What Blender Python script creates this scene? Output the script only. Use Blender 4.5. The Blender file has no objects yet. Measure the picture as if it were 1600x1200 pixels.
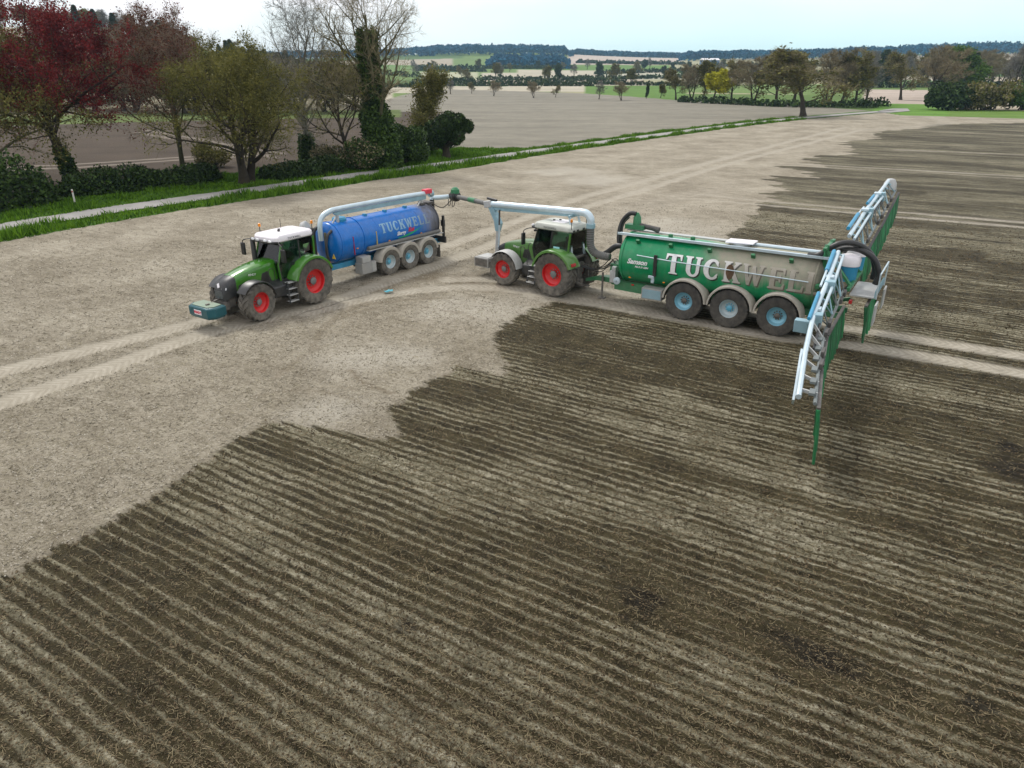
import bpy, bmesh, math, random
import numpy as np
from mathutils import Vector, Matrix, Euler

random.seed(7)
RNG = np.random.default_rng(11)
SC = bpy.context.scene
COL = SC.collection

# ------------------------------------------------------------------ camera
CAM_H = 10.0
FPX = 1130.0                      # focal length in pixels of the 1600 px wide photograph
PITCH = math.atan(495.0 / FPX)    # horizon sits 495 px above the image centre
cam_data = bpy.data.cameras.new("camera")
cam_data.sensor_width = 36.0
cam_data.lens = 36.0 * FPX / 1600.0
cam_data.clip_start = 0.1
cam_data.clip_end = 12000.0
cam = bpy.data.objects.new("camera", cam_data)
COL.objects.link(cam)
cam.location = (0, 0, CAM_H)
cam.rotation_euler = (math.pi / 2 - PITCH, 0, 0)
SC.camera = cam

# ------------------------------------------------------------------ world: bright overcast
SUN_EL = math.radians(52)
SUN_AZ = math.radians(-35)        # measured from +Y towards +X: the light comes from beyond, on the left
world = bpy.data.worlds.new("World")
SC.world = world
world.use_nodes = True
wn, wl = world.node_tree.nodes, world.node_tree.links
wn.clear()
wo = wn.new("ShaderNodeOutputWorld")
bg_sky = wn.new("ShaderNodeBackground")
bg_cloud = wn.new("ShaderNodeBackground")
mixs = wn.new("ShaderNodeMixShader")
sky = wn.new("ShaderNodeTexSky")
sky.sky_type = 'NISHITA'
sky.sun_disc = False
sky.sun_elevation = SUN_EL
sky.sun_rotation = SUN_AZ
sky.air_density = 1.0
sky.dust_density = 2.0
wl.new(sky.outputs[0], bg_sky.inputs[0])
bg_sky.inputs[1].default_value = 0.10
tc = wn.new("ShaderNodeTexCoord")
mp = wn.new("ShaderNodeMapping")
mp.inputs['Scale'].default_value = (1.3, 1.3, 3.6)
nz = wn.new("ShaderNodeTexNoise")
nz.inputs['Scale'].default_value = 1.5
nz.inputs['Detail'].default_value = 4
nz.inputs['Roughness'].default_value = 0.55
wl.new(tc.outputs['Generated'], mp.inputs[0])
wl.new(mp.outputs[0], nz.inputs['Vector'])
crc = wn.new("ShaderNodeValToRGB")
crc.color_ramp.elements[0].position = 0.28
crc.color_ramp.elements[0].color = (0.74, 0.90, 0.92, 1)
crc.color_ramp.elements[1].position = 0.52
crc.color_ramp.elements[1].color = (0.99, 0.93, 0.97, 1)
wl.new(nz.outputs[0], crc.inputs[0])
# the cloud sheet is thinner and more cyan low down, all round the horizon
sxyz = wn.new("ShaderNodeSeparateXYZ"); wl.new(tc.outputs['Generated'], sxyz.inputs[0])
lowr = wn.new("ShaderNodeMapRange"); lowr.interpolation_type = 'SMOOTHSTEP'
lowr.inputs[1].default_value = 0.16; lowr.inputs[2].default_value = 0.0; lowr.inputs[3].default_value = 0.0; lowr.inputs[4].default_value = 0.95
wl.new(sxyz.outputs[2], lowr.inputs[0])
cmx = wn.new("ShaderNodeMix"); cmx.data_type = 'RGBA'; cmx.inputs['B'].default_value = (0.66, 0.93, 0.95, 1)
east = wn.new("ShaderNodeMapRange"); east.interpolation_type = 'SMOOTHSTEP'      # the cloud breaks up towards the east
east.inputs[1].default_value = -0.45; east.inputs[2].default_value = 0.35; east.inputs[3].default_value = 0.15; east.inputs[4].default_value = 1.0
wl.new(sxyz.outputs[0], east.inputs[0])
emul = wn.new("ShaderNodeMath"); emul.operation = 'MULTIPLY'; wl.new(lowr.outputs[0], emul.inputs[0]); wl.new(east.outputs[0], emul.inputs[1])
wl.new(emul.outputs[0], cmx.inputs['Factor']); wl.new(crc.outputs[0], cmx.inputs['A'])
wl.new(cmx.outputs['Result'], bg_cloud.inputs[0])
bg_cloud.inputs[1].default_value = 0.82
crm = wn.new("ShaderNodeValToRGB")
crm.color_ramp.elements[0].position = 0.28
crm.color_ramp.elements[0].color = (0.80, 0.80, 0.80, 1)
crm.color_ramp.elements[1].position = 0.58
crm.color_ramp.elements[1].color = (0.97, 0.97, 0.97, 1)
wl.new(nz.outputs[0], crm.inputs[0])
wl.new(crm.outputs[0], mixs.inputs[0])
wl.new(bg_sky.outputs[0], mixs.inputs[1])
wl.new(bg_cloud.outputs[0], mixs.inputs[2])
wl.new(mixs.outputs[0], wo.inputs[0])

sun_data = bpy.data.lights.new("sun", 'SUN')
sun_data.energy = 1.5
sun_data.angle = math.radians(14)
sun_data.color = (1.0, 0.96, 0.90)
sun = bpy.data.objects.new("sun", sun_data)
COL.objects.link(sun)
sd = Vector((math.sin(SUN_AZ) * math.cos(SUN_EL), math.cos(SUN_AZ) * math.cos(SUN_EL), math.sin(SUN_EL)))
sun.rotation_euler = sd.to_track_quat('Z', 'Y').to_euler()
sun.location = (0, 0, 60)

SC.view_settings.view_transform = 'Standard'
SC.view_settings.look = 'None'
SC.view_settings.exposure = 0.60
SC.view_settings.gamma = 1.0
SC.view_settings.use_curve_mapping = False
SC.render.engine = 'CYCLES'
SC.cycles.max_bounces = 6
SC.cycles.volume_bounces = 0
SC.cycles.volume_step_rate = 4.0
SC.cycles.transparent_max_bounces = 8

# ------------------------------------------------------------------ photo pixel -> place
SP, CP = math.sin(PITCH), math.cos(PITCH)
def ray(x, y):
    u = (x - 800) / FPX; v = (600 - y) / FPX
    return np.array([u, CP + v * SP, -SP + v * CP])
def gp(x, y, z=0.0):
    "point where the pixel's ray meets the level z"
    d = ray(x, y); t = (z - CAM_H) / d[2]
    return np.array([d[0] * t, d[1] * t, z])
def at_y(x, y, Y):
    d = ray(x, y); t = Y / d[1]
    return np.array([d[0] * t, Y, CAM_H + d[2] * t])

# ------------------------------------------------------------------ value noise in numpy
_perm = np.random.default_rng(5).random((256, 256)).astype(np.float32)
def vnoise(x, y):
    xi = np.floor(x).astype(np.int64); yi = np.floor(y).astype(np.int64)
    fx = x - xi; fy = y - yi
    fx = fx * fx * (3 - 2 * fx); fy = fy * fy * (3 - 2 * fy)
    a = _perm[xi & 255, yi & 255]; b = _perm[(xi + 1) & 255, yi & 255]
    c = _perm[xi & 255, (yi + 1) & 255]; d = _perm[(xi + 1) & 255, (yi + 1) & 255]
    return (a * (1 - fx) + b * fx) * (1 - fy) + (c * (1 - fx) + d * fx) * fy
def fbm(x, y, o=3):
    s = 0; a = 0.5; t = 0
    for i in range(o):
        s = s + a * vnoise(x * 2 ** i + 17 * i, y * 2 ** i - 9 * i); t += a; a *= 0.55
    return s / t
def sstep(a, b, x):
    t = np.clip((x - a) / (b - a), 0, 1); return t * t * (3 - 2 * t)

# ------------------------------------------------------------------ materials
def node(nt, kind, **kw):
    n = nt.nodes.new(kind)
    for k, v in kw.items():
        if k.startswith('i_'):
            n.inputs[k[2:].replace('_', ' ')].default_value = v
        else:
            setattr(n, k, v)
    return n
def ramp(nt, stops):
    r = nt.nodes.new("ShaderNodeValToRGB")
    e = r.color_ramp.elements
    while len(e) < len(stops): e.new(0.5)
    for i, (p, c) in enumerate(stops):
        e[i].position = p
        e[i].color = (c, c, c, 1) if isinstance(c, (int, float)) else (*c, 1)
    return r
def mixc(nt, fac, a, b, blend='MIX'):
    m = nt.nodes.new("ShaderNodeMix"); m.data_type = 'RGBA'; m.blend_type = blend
    for sock, val in ((m.inputs['Factor'], fac), (m.inputs['A'], a), (m.inputs['B'], b)):
        if isinstance(val, (int, float)): sock.default_value = val
        elif isinstance(val, tuple): sock.default_value = (*val, 1)
        else: nt.links.new(val, sock)
    return m.outputs['Result']
def math_(nt, op, a, b=0.0, clamp=False):
    m = nt.nodes.new("ShaderNodeMath"); m.operation = op; m.use_clamp = clamp
    for i, val in enumerate((a, b)):
        if isinstance(val, (int, float)): m.inputs[i].default_value = val
        else: nt.links.new(val, m.inputs[i])
    return m.outputs[0]
def new_mat(name):
    m = bpy.data.materials.new(name); m.use_nodes = True
    nt = m.node_tree; nt.nodes.clear()
    out = nt.nodes.new("ShaderNodeOutputMaterial")
    b = nt.nodes.new("ShaderNodeBsdfPrincipled")
    nt.links.new(b.outputs[0], out.inputs[0])
    return m, nt, b
DUST = (0.34, 0.31, 0.25)
def paint(name, col, rough=0.4, metal=0.0, dust=0.25, var=0.12, scale=2.5, bump=0.0, coat=0.0, dustcol=DUST):
    "painted or plain surface with uneven tone and a film of field dust that settles low down and in patches"
    m, nt, b = new_mat(name)
    t = node(nt, "ShaderNodeTexCoord")
    n1 = node(nt, "ShaderNodeTexNoise", i_Scale=scale, i_Detail=5.0, i_Roughness=0.6)
    nt.links.new(t.outputs['Object'], n1.inputs['Vector'])
    dark = tuple(c * (1 - var) for c in col); lite = tuple(min(1, c * (1 + var)) for c in col)
    r = ramp(nt, [(0.3, dark), (0.7, lite)]); nt.links.new(n1.outputs[0], r.inputs[0])
    g = node(nt, "ShaderNodeNewGeometry")
    sp = node(nt, "ShaderNodeSeparateXYZ"); nt.links.new(g.outputs['Position'], sp.inputs[0])
    low = node(nt, "ShaderNodeMapRange"); low.inputs[1].default_value = 2.6; low.inputs[2].default_value = 0.2
    low.inputs[3].default_value = 0.35; low.inputs[4].default_value = 1.25
    nt.links.new(sp.outputs[2], low.inputs[0])
    n2 = node(nt, "ShaderNodeTexNoise", i_Scale=3.7, i_Detail=7.0, i_Roughness=0.7)
    nt.links.new(t.outputs['Object'], n2.inputs['Vector'])
    r2 = ramp(nt, [(0.34, 0.15), (0.72, 1.0)]); nt.links.new(n2.outputs[0], r2.inputs[0])
    f = math_(nt, 'MULTIPLY', math_(nt, 'MULTIPLY', r2.outputs[0], low.outputs[0]), dust, True)
    c = mixc(nt, f, r.outputs[0], dustcol)
    nt.links.new(c, b.inputs['Base Color'])
    rr = math_(nt, 'ADD', math_(nt, 'MULTIPLY', f, 0.5), rough, True)
    nt.links.new(rr, b.inputs['Roughness'])
    b.inputs['Metallic'].default_value = metal
    b.inputs['Coat Weight'].default_value = coat
    if bump:
        bp = node(nt, "ShaderNodeBump", i_Strength=bump, i_Distance=0.02)
        nt.links.new(n2.outputs[0], bp.inputs['Height']); nt.links.new(bp.outputs[0], b.inputs['Normal'])
    return m
def leafmat(name, a, bcol, rough=0.75, scale=0.9, trans=0.0):
    m, nt, b = new_mat(name)
    g = node(nt, "ShaderNodeNewGeometry")
    n1 = node(nt, "ShaderNodeTexNoise", i_Scale=scale, i_Detail=3.0)
    nt.links.new(g.outputs['Position'], n1.inputs['Vector'])
    s = math_(nt, 'ADD', math_(nt, 'MULTIPLY', n1.outputs[0], 0.6), math_(nt, 'MULTIPLY', g.outputs['Random Per Island'], 0.4))
    r = ramp(nt, [(0.3, a), (0.68, bcol)]); nt.links.new(s, r.inputs[0])
    nt.links.new(r.outputs[0], b.inputs['Base Color'])
    b.inputs['Roughness'].default_value = rough
    b.inputs['Specular IOR Level'].default_value = 0.2
    if trans:
        tr = node(nt, "ShaderNodeBsdfTranslucent"); nt.links.new(r.outputs[0], tr.inputs[0])
        mx = node(nt, "ShaderNodeMixShader"); mx.inputs[0].default_value = trans
        out = [n for n in nt.nodes if n.type == 'OUTPUT_MATERIAL'][0]
        nt.links.new(b.outputs[0], mx.inputs[1]); nt.links.new(tr.outputs[0], mx.inputs[2]); nt.links.new(mx.outputs[0], out.inputs[0])
    return m

# ------------------------------------------------------------------ objects
def tag(o, label=None, cat=None, group=None, kind=None):
    if label: o['label'] = label
    if cat: o['category'] = cat
    if group: o['group'] = group
    if kind: o['kind'] = kind
    return o
def thing(name, loc, rz, label, cat, group=None, rx=0.0, ry=0.0):
    o = bpy.data.objects.new(name, None); COL.objects.link(o)
    o.location = loc; o.rotation_euler = (rx, ry, rz); o.empty_display_size = 0.3
    return tag(o, label, cat, group)
def raw(name, V, F, mats, parent=None, smooth=None, mi=None):
    me = bpy.data.meshes.new(name)
    me.from_pydata(V if isinstance(V, list) else V.tolist(), [], F if isinstance(F, list) else F.tolist())
    for m in (mats if isinstance(mats, (list, tuple)) else [mats]): me.materials.append(m)
    if mi is not None: me.polygons.foreach_set('material_index', mi)
    if smooth is not None:
        me.polygons.foreach_set('use_smooth', [True] * len(me.polygons))
        if smooth < 179: me.set_sharp_from_angle(angle=math.radians(smooth))
    me.update()
    o = bpy.data.objects.new(name, me); COL.objects.link(o); o.parent = parent
    return o
def fast_mesh(name, V, F, mats, parent=None, smooth=False, mi=None):
    "numpy arrays, all faces with the same number of corners"
    me = bpy.data.meshes.new(name)
    V = np.ascontiguousarray(V, np.float32); F = np.ascontiguousarray(F, np.int32)
    k = F.shape[1]
    me.vertices.add(len(V)); me.vertices.foreach_set('co', V.ravel())
    me.loops.add(F.size); me.loops.foreach_set('vertex_index', F.ravel())
    me.polygons.add(len(F)); me.polygons.foreach_set('loop_start', np.arange(0, F.size, k, dtype=np.int32))
    me.polygons.foreach_set('loop_total', np.full(len(F), k, np.int32))
    for m in (mats if isinstance(mats, (list, tuple)) else [mats]): me.materials.append(m)
    if mi is not None: me.polygons.foreach_set('material_index', np.ascontiguousarray(mi, np.int32))
    if smooth: me.polygons.foreach_set('use_smooth', np.ones(len(F), bool))
    me.update(calc_edges=True)
    o = bpy.data.objects.new(name, me); COL.objects.link(o); o.parent = parent
    return o
def copy_tree(o, parent=None):
    c = o.copy(); COL.objects.link(c); c.parent = parent
    for ch in o.children: copy_tree(ch, c)
    return c

class MB:
    "collects simple shapes, build() links them as one mesh object"
    def __init__(s): s.v = []; s.f = []
    def add(s, V, F):
        b = len(s.v); s.v += [tuple(float(q) for q in p) for p in V]; s.f += [tuple(i + b for i in f) for f in F]; return s
    def box(s, c, d, rot=None):
        x, y, z = (q / 2 for q in d)
        P = [Vector(p) for p in ((-x,-y,-z),(x,-y,-z),(x,y,-z),(-x,y,-z),(-x,-y,z),(x,-y,z),(x,y,z),(-x,y,z))]
        if rot is not None:
            R = rot if isinstance(rot, Matrix) else Euler(rot).to_matrix()
            P = [R @ p for p in P]
        C = Vector(c)
        return s.add([p + C for p in P], [(0,3,2,1),(4,5,6,7),(0,1,5,4),(1,2,6,5),(2,3,7,6),(3,0,4,7)])
    def beam(s, a, b, w, h, up=(0, 0, 1)):
        a = Vector(a); b = Vector(b); d = (b - a); L = d.length; d.normalize()
        u = Vector(up)
        if abs(d.dot(u)) > 0.97: u = Vector((1, 0, 0))
        r = d.cross(u).normalized(); u = r.cross(d).normalized()
        R = Matrix((d, r, u)).transposed()
        return s.box((a + b) / 2, (L, w, h), R)
    def tube(s, pts, r, n=8, cap=True):
        pts = [Vector(p) for p in pts]; m = len(pts)
        rr = r if isinstance(r, (list, tuple)) else [r] * m
        t0 = (pts[1] - pts[0]).normalized()
        ref = Vector((0, 0, 1)) if abs(t0.z) < 0.9 else Vector((1, 0, 0))
        u = (ref - t0 * ref.dot(t0)).normalized()
        V = []
        for i, p in enumerate(pts):
            t = ((pts[min(i + 1, m - 1)] - p).normalized() + (p - pts[max(i - 1, 0)]).normalized()).normalized()
            u = (u - t * u.dot(t)).normalized(); w = t.cross(u)
            for k in range(n):
                a = 2 * math.pi * k / n
                V.append(p + (u * math.cos(a) + w * math.sin(a)) * rr[i])
        F = [(i*n+k, i*n+(k+1)%n, (i+1)*n+(k+1)%n, (i+1)*n+k) for i in range(m-1) for k in range(n)]
        if cap: F += [tuple(range(n-1, -1, -1)), tuple((m-1)*n+k for k in range(n))]
        return s.add(V, F)
    def lathe(s, prof, c=(0, 0, 0), axis='y', n=32, a0=0.0, a1=2*math.pi):
        "prof: (radius, along) pairs"
        full = abs(a1 - a0 - 2 * math.pi) < 1e-6
        m = n if full else n + 1; V = []
        for r, h in prof:
            for k in range(m):
                a = a0 + (a1 - a0) * k / n
                ca, sa = r * math.cos(a), r * math.sin(a)
                p = (ca, h, sa) if axis == 'y' else (h, ca, sa) if axis == 'x' else (ca, sa, h)
                V.append((p[0] + c[0], p[1] + c[1], p[2] + c[2]))
        F = []
        for i in range(len(prof) - 1):
            for k in range(n if full else n):
                k2 = (k + 1) % m
                F.append((i*m+k, i*m+k2, (i+1)*m+k2, (i+1)*m+k))
        return s.add(V, F)
    def prism(s, outline, lo, hi, axis='y'):
        "2-D outline (a, b) extruded along axis"
        n = len(outline); V = []
        for h in (lo, hi):
            for a, b in outline:
                V.append((a, h, b) if axis == 'y' else (h, a, b) if axis == 'x' else (a, b, h))
        F = [tuple(range(n)), tuple(range(2*n-1, n-1, -1))] + [(i, i+n, (i+1)%n+n, (i+1)%n) for i in range(n)]
        return s.add(V, F)
    def loft(s, secs, cap=True):
        n = len(secs[0]); V = [p for q in secs for p in q]
        F = [(i*n+k, i*n+(k+1)%n, (i+1)*n+(k+1)%n, (i+1)*n+k) for i in range(len(secs)-1) for k in range(n)]
        if cap: F += [tuple(range(n-1, -1, -1)), tuple((len(secs)-1)*n+k for k in range(n))]
        return s.add(V, F)
    def build(s, name, mat, parent=None, bevel=0.0, smooth=35, seg=2):
        me = bpy.data.meshes.new(name)
        me.from_pydata(s.v, [], s.f)
        me.materials.append(mat)
        bm = bmesh.new(); bm.from_mesh(me); bmesh.ops.recalc_face_normals(bm, faces=bm.faces); bm.to_mesh(me); bm.free()
        me.polygons.foreach_set('use_smooth', [True] * len(me.polygons))
        me.set_sharp_from_angle(angle=math.radians(smooth))
        me.update()
        o = bpy.data.objects.new(name, me); COL.objects.link(o); o.parent = parent
        if bevel:
            md = o.modifiers.new('bevel', 'BEVEL'); md.width = bevel; md.segments = seg; md.limit_method = 'ANGLE'
            md.angle_limit = math.radians(40); md.harden_normals = False
        return o
def arc(c, r, a0, a1, n, plane='xz', off=0.0):
    o = []
    for i in range(n + 1):
        a = math.radians(a0 + (a1 - a0) * i / n)
        u, v = r * math.cos(a), r * math.sin(a)
        o.append((c[0] + u, off, c[1] + v) if plane == 'xz' else (c[0] + u, c[1] + v, off))
    return o
def smooth_path(pts, k=6):
    "Catmull-Rom through the points"
    P = [Vector(p) for p in pts]; P = [2 * P[0] - P[1]] + P + [2 * P[-1] - P[-2]]
    out = []
    for i in range(1, len(P) - 2):
        for j in range(k):
            t = j / k
            out.append(0.5 * ((2 * P[i]) + (P[i+1] - P[i-1]) * t + (2*P[i-1] - 5*P[i] + 4*P[i+1] - P[i+2]) * t*t + (3*P[i] - P[i-1] - 3*P[i+1] + P[i+2]) * t**3))
    out.append(P[-2]); return out
# ================================================================== GROUND
ROW_A = math.radians(-32.1)
RD = np.array([math.cos(ROW_A), math.sin(ROW_A)])       # along the slurry rows
ND = np.array([-RD[1], RD[0]])                          # across them
ROW_S = 0.315

def terrain(x, y):
    d = np.hypot(x, y) + 1e-6
    px = 800 + 1234 * x / np.maximum(y, 1.0)
    h = 27.0 * sstep(480, 1900, d) * (0.9 + 0.25 * fbm(px / 300.0, d / 900.0, 2))
    h = h + 13.0 * np.exp(-(((x + 60) / 230) ** 2 + ((y - 1750) / 330) ** 2))
    h = h + 8.0 * np.exp(-(((x - 950) / 300) ** 2 + ((y - 1500) / 330) ** 2))
    t = np.clip((x + 70) / -170.0, 0, 1)
    h = h + 27.0 * t * t * (3 - 2 * t) * np.exp(-((np.clip(y - 370, -999, 0) / 120) ** 2 + (np.clip(y - 370, 0, 9999) / 400) ** 2))
    return np.where(y > 0, h, h * 0.5)
def tz(x, y): return float(terrain(np.array([float(x)]), np.array([float(y)]))[0])

def seg_dist(X, Y, pts):
    "distance to a polyline, and signed side (positive = left of travel), and parameter along"
    best = np.full(X.shape, 1e9); side = np.zeros(X.shape); par = np.zeros(X.shape); acc = 0
    for (ax, ay), (bx, by) in zip(pts[:-1], pts[1:]):
        dx, dy = bx - ax, by - ay; L = math.hypot(dx, dy) + 1e-9
        t = np.clip(((X - ax) * dx + (Y - ay) * dy) / (L * L), 0, 1)
        d = np.hypot(X - ax - t * dx, Y - ay - t * dy)
        m = d < best
        cr = dx * (Y - ay) - dy * (X - ax)
        best = np.where(m, d, best); side = np.where(m, np.sign(cr), side); par = np.where(m, acc + t * L, par)
        acc += L
    return best, side, par
def inside(X, Y, pts):
    r = np.zeros(X.shape, bool); n = len(pts)
    for i in range(n):
        x1, y1 = pts[i]; x2, y2 = pts[(i + 1) % n]
        c = ((y1 > Y) != (y2 > Y)) & (X < (x2 - x1) * (Y - y1) / (y2 - y1 + 1e-12) + x1)
        r ^= c
    return r
def g2(lst): return [tuple(gp(x, y)[:2]) for x, y in lst]
def cr2(lst, k=5): return [(p.x, p.y) for p in smooth_path([(a, b, 0) for a, b in lst], k)]

PATH = cr2(g2([(-420, 425), (-200, 390), (0, 357), (200, 325), (400, 297), (550, 275.5), (700, 256), (850, 235), (1000, 215), (1150, 195.5), (1260, 184), (1400, 172.5)]))
SLURRY = [(-24.0, -18.0), (-12.4, 9.0)] + g2([(0, 905), (60, 872), (170, 815), (240, 772), (330, 712), (420, 655),
    (470, 663), (520, 673), (575, 684), (622, 684), (618, 662), (605, 642), (640, 615), (690, 588), (720, 567), (740, 576), (785, 584), (792, 572), (776, 548), (774, 525), (795, 502), (830, 484), (870, 473), (940, 477), (1040, 492), (1090, 430), (1130, 372), (1165, 350), (1187, 320),
    (1203, 306), (1212, 276), (1296, 281), (1225, 260), (1290, 261), (1256, 250), (1275, 244), (1337, 240), (1315, 221), (1375, 217), (1362, 207), (1431, 201),
    (1462, 194), (1600, 192), (1900, 191)]) + [(240, 60), (120, -30)]
TRK = [  # pixel polyline, half width m, strength
    ([(-120, 612), (0, 580), (150, 543), (300, 505), (400, 473), (500, 445), (600, 415), (700, 383), (770, 358), (840, 333), (900, 311), (1000, 284), (1150, 243), (1320, 199)], 0.50, 1.0),
    ([(-120, 668), (0, 630), (150, 580), (330, 517), (430, 494), (520, 470), (640, 428), (720, 400), (800, 369), (880, 335), (1000, 298), (1150, 253), (1345, 203)], 0.50, 1.0),
    ([(480, 488), (560, 468), (650, 454), (740, 448), (820, 455), (900, 468), (1000, 486), (1100, 504), (1230, 528), (1350, 542), (1600, 583), (1900, 640)], 0.46, 1.0),
    ([(700, 436), (800, 437), (930, 451), (1060, 470), (1240, 500), (1350, 516), (1600, 556), (1900, 604)], 0.42, 1.0),
    ([(1080, 302), (1203, 314.5), (1400, 331), (1600, 347), (1900, 372)], 0.33, 0.85),
    ([(1080, 309), (1200, 320.5), (1400, 338), (1600, 355), (1900, 381)], 0.33, 0.85),
    ([(1225, 255), (1430, 266), (1600, 276), (1900, 294)], 0.34, 0.8),
    ([(1225, 258), (1430, 269.5), (1600, 279.5), (1900, 298)], 0.34, 0.5),
    ([(1400, 234), (1600, 242), (1900, 254)], 0.4, 0.7),
    ([(1330, 206), (1420, 203), (1600, 212), (1900, 222)], 0.4, 0.35),
    ([(1110, 300), (1060, 308), (980, 330), (900, 360), (820, 400), (740, 430)], 1.2, 0.45),
    ([(1345, 203), (1440, 197), (1480, 190), (1440, 180), (1400, 176)], 1.4, 0.6),
]
BROWN_TRK = [([(-120, 285), (0, 263), (130, 256), (280, 246), (420, 238)], 0.5, 1.0), ([(-120, 293), (0, 268), (130, 261), (280, 250), (420, 242)], 0.5, 1.0),
             ([(215, 207), (300, 222), (360, 235), (430, 246)], 0.5, 0.8), ([(225, 203), (310, 217), (370, 229), (440, 240)], 0.5, 0.8)]
WET = [(1258, 1018, 0.75), (1008, 944, 0.8), (980, 965, 0.35), (1592, 735, 1.1), (1210, 995, .4), (1290, 1050, .4), (660, 430, 1.8), (730, 436, 1.5), (600, 445, 1.2), (780, 448, 1.2), (560, 470, .8), (1190, 975, .25), (1500, 395, 1.6), (1570, 420, 1.6), (1420, 300, 1.5), (880, 470, .4)]
PALE = [(770, 486, 2.6), (700, 478, 1.8), (850, 462, 1.6), (560, 560, 2.2), (930, 280, 4.5), (880, 268, 4.0), (640, 560, 1.5), (520, 640, 1.5), (1050, 360, 5.0), (600, 330, 3.0)]

# polar sheet: fine in front of the drone, coarse elsewhere
rs = [0.6, 1.5, 3.0, 4.5]
r = 6.0
while r < 60: rs.append(r); r *= 1.0046
while r < 230: rs.append(r); r *= 1.006
while r < 3000: rs.append(r); r *= 1.012
rs = np.array(rs)
ang = np.concatenate([np.linspace(-180, -52, 40)[:-1], np.arange(-52, 52, 0.26), np.linspace(52, 180, 40)[:-1]])
ang = np.radians(ang)
Rg, Ag = np.meshgrid(rs, ang, indexing='ij')
GX = (Rg * np.sin(Ag)).ravel(); GY = (Rg * np.cos(Ag)).ravel()
nr, na = Rg.shape
GD = np.hypot(GX, GY)
GZ = terrain(GX, GY)

near = GD < 240
def masked(fn, default, m=near):
    out = np.full(GX.shape, default, float); out[m] = fn(GX[m], GY[m]); return out
_d, _s, _p = seg_dist(GX, GY, PATH)
path_sd = _d * _s                                         # + on the far side of the lane
sl_d = masked(lambda x, y: seg_dist(x, y, SLURRY + SLURRY[:1])[0], 50.0)
sl_in = inside(GX, GY, SLURRY)
slurry = np.where(sl_in, sl_d, -sl_d)
_u = GX * RD[0] + GY * RD[1]; _v = GX * ND[0] + GY * ND[1]      # row ends stagger far off, where the passes turned at the headland
slurry = slurry + sstep(42, 75, GD) * 5.0 * (fbm(_u / 9.0, _v / 0.9, 3) - 0.5)
slurry = np.where(near, slurry, -50.0)
track = np.zeros(GX.shape); tpar = np.zeros(GX.shape); tdst = np.zeros(GX.shape)
for pl, w, st in TRK:
    pts = cr2(g2(pl), 3)
    d = masked(lambda x, y: seg_dist(x, y, pts)[0], 99.0)
    wv = w * (0.85 + 0.4 * vnoise(GX * 0.5, GY * 0.5))
    nw = st * (1 - sstep(wv * 0.65, wv * 1.5, d)); mm = nw > track
    if st >= 0.8:
        par_ = masked(lambda x, y: seg_dist(x, y, pts)[2], 0.0); tpar = np.where(mm, par_, tpar); tdst = np.where(mm, d, tdst)
    track = np.maximum(track, nw)
wet = np.zeros(GX.shape)
for x, y, rad in WET:
    q = gp(x, y); dd = np.hypot((GX - q[0]), (GY - q[1])) / rad
    wet = np.maximum(wet, 1 - sstep(0.2, 1.3, dd + 0.7 * (fbm(GX * 1.6, GY * 1.6, 2) - 0.5)))
# thin scuffed arcs where wheels turned
ARCS = [([(548, 578), (562, 594), (585, 606), (612, 614)], .10, .9), ([(500, 520), (520, 500), (560, 480), (620, 470), (700, 466)], .16, .55), ([(490, 545), (500, 520), (530, 497), (590, 480)], .14, .5),
        ([(430, 590), (470, 560), (505, 540)], .14, .5), ([(660, 480), (720, 490), (740, 498)], .08, .6), ([(400, 620), (450, 610), (520, 615), (580, 636)], .14, .4), ([(80, 560), (200, 530), (330, 500)], .12, .4), ([(540, 455), (640, 440), (740, 432), (820, 440)], .5, .5), ([(850, 475), (950, 484), (1040, 500)], .2, .6)]
for pl, w, st in ARCS:
    pts = cr2(g2(pl), 4); d = masked(lambda x, y: seg_dist(x, y, pts)[0], 99.0)
    wet = np.maximum(wet, st * (1 - sstep(w * .5, w * 1.6, d + .12 * (vnoise(GX * 3, GY * 3) - .5))))
blot = np.zeros(GX.shape)      # pools where slurry was spilt
for x, y, rx, ry in [(1262, 1016, 1.0, .42), (1236, 1000, .5, .3), (1300, 1040, .6, .25), (1006, 944, .45, .28), (976, 962, .2, .14), (1600, 735, 1.0, .8), (1578, 700, .35, .6), (1010, 932, .7, .2), (1225, 1060, .3, .15), (1530, 1100, .35, .2), (640, 980, .3, .2), (1480, 230, 3, .6), (1415, 440, .9, .5)]:
    q = gp(x, y); a = (GX - q[0]) * RD[0] + (GY - q[1]) * RD[1]; b = (GX - q[0]) * ND[0] + (GY - q[1]) * ND[1]
    blot = np.maximum(blot, 1 - sstep(0.3, 1.2, np.hypot(a / rx, b / ry) + 1.1 * (fbm(GX * 2.2, GY * 2.2, 3) - 0.5)))
pale = np.zeros(GX.shape)
for x, y, rad in PALE:
    q = gp(x, y); dd = np.hypot((GX - q[0]), (GY - q[1])) / rad
    pale = np.maximum(pale, 1 - sstep(0.2, 1.3, dd + 0.9 * (fbm(GX * 0.5, GY * 0.5, 2) - 0.5)))

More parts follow.
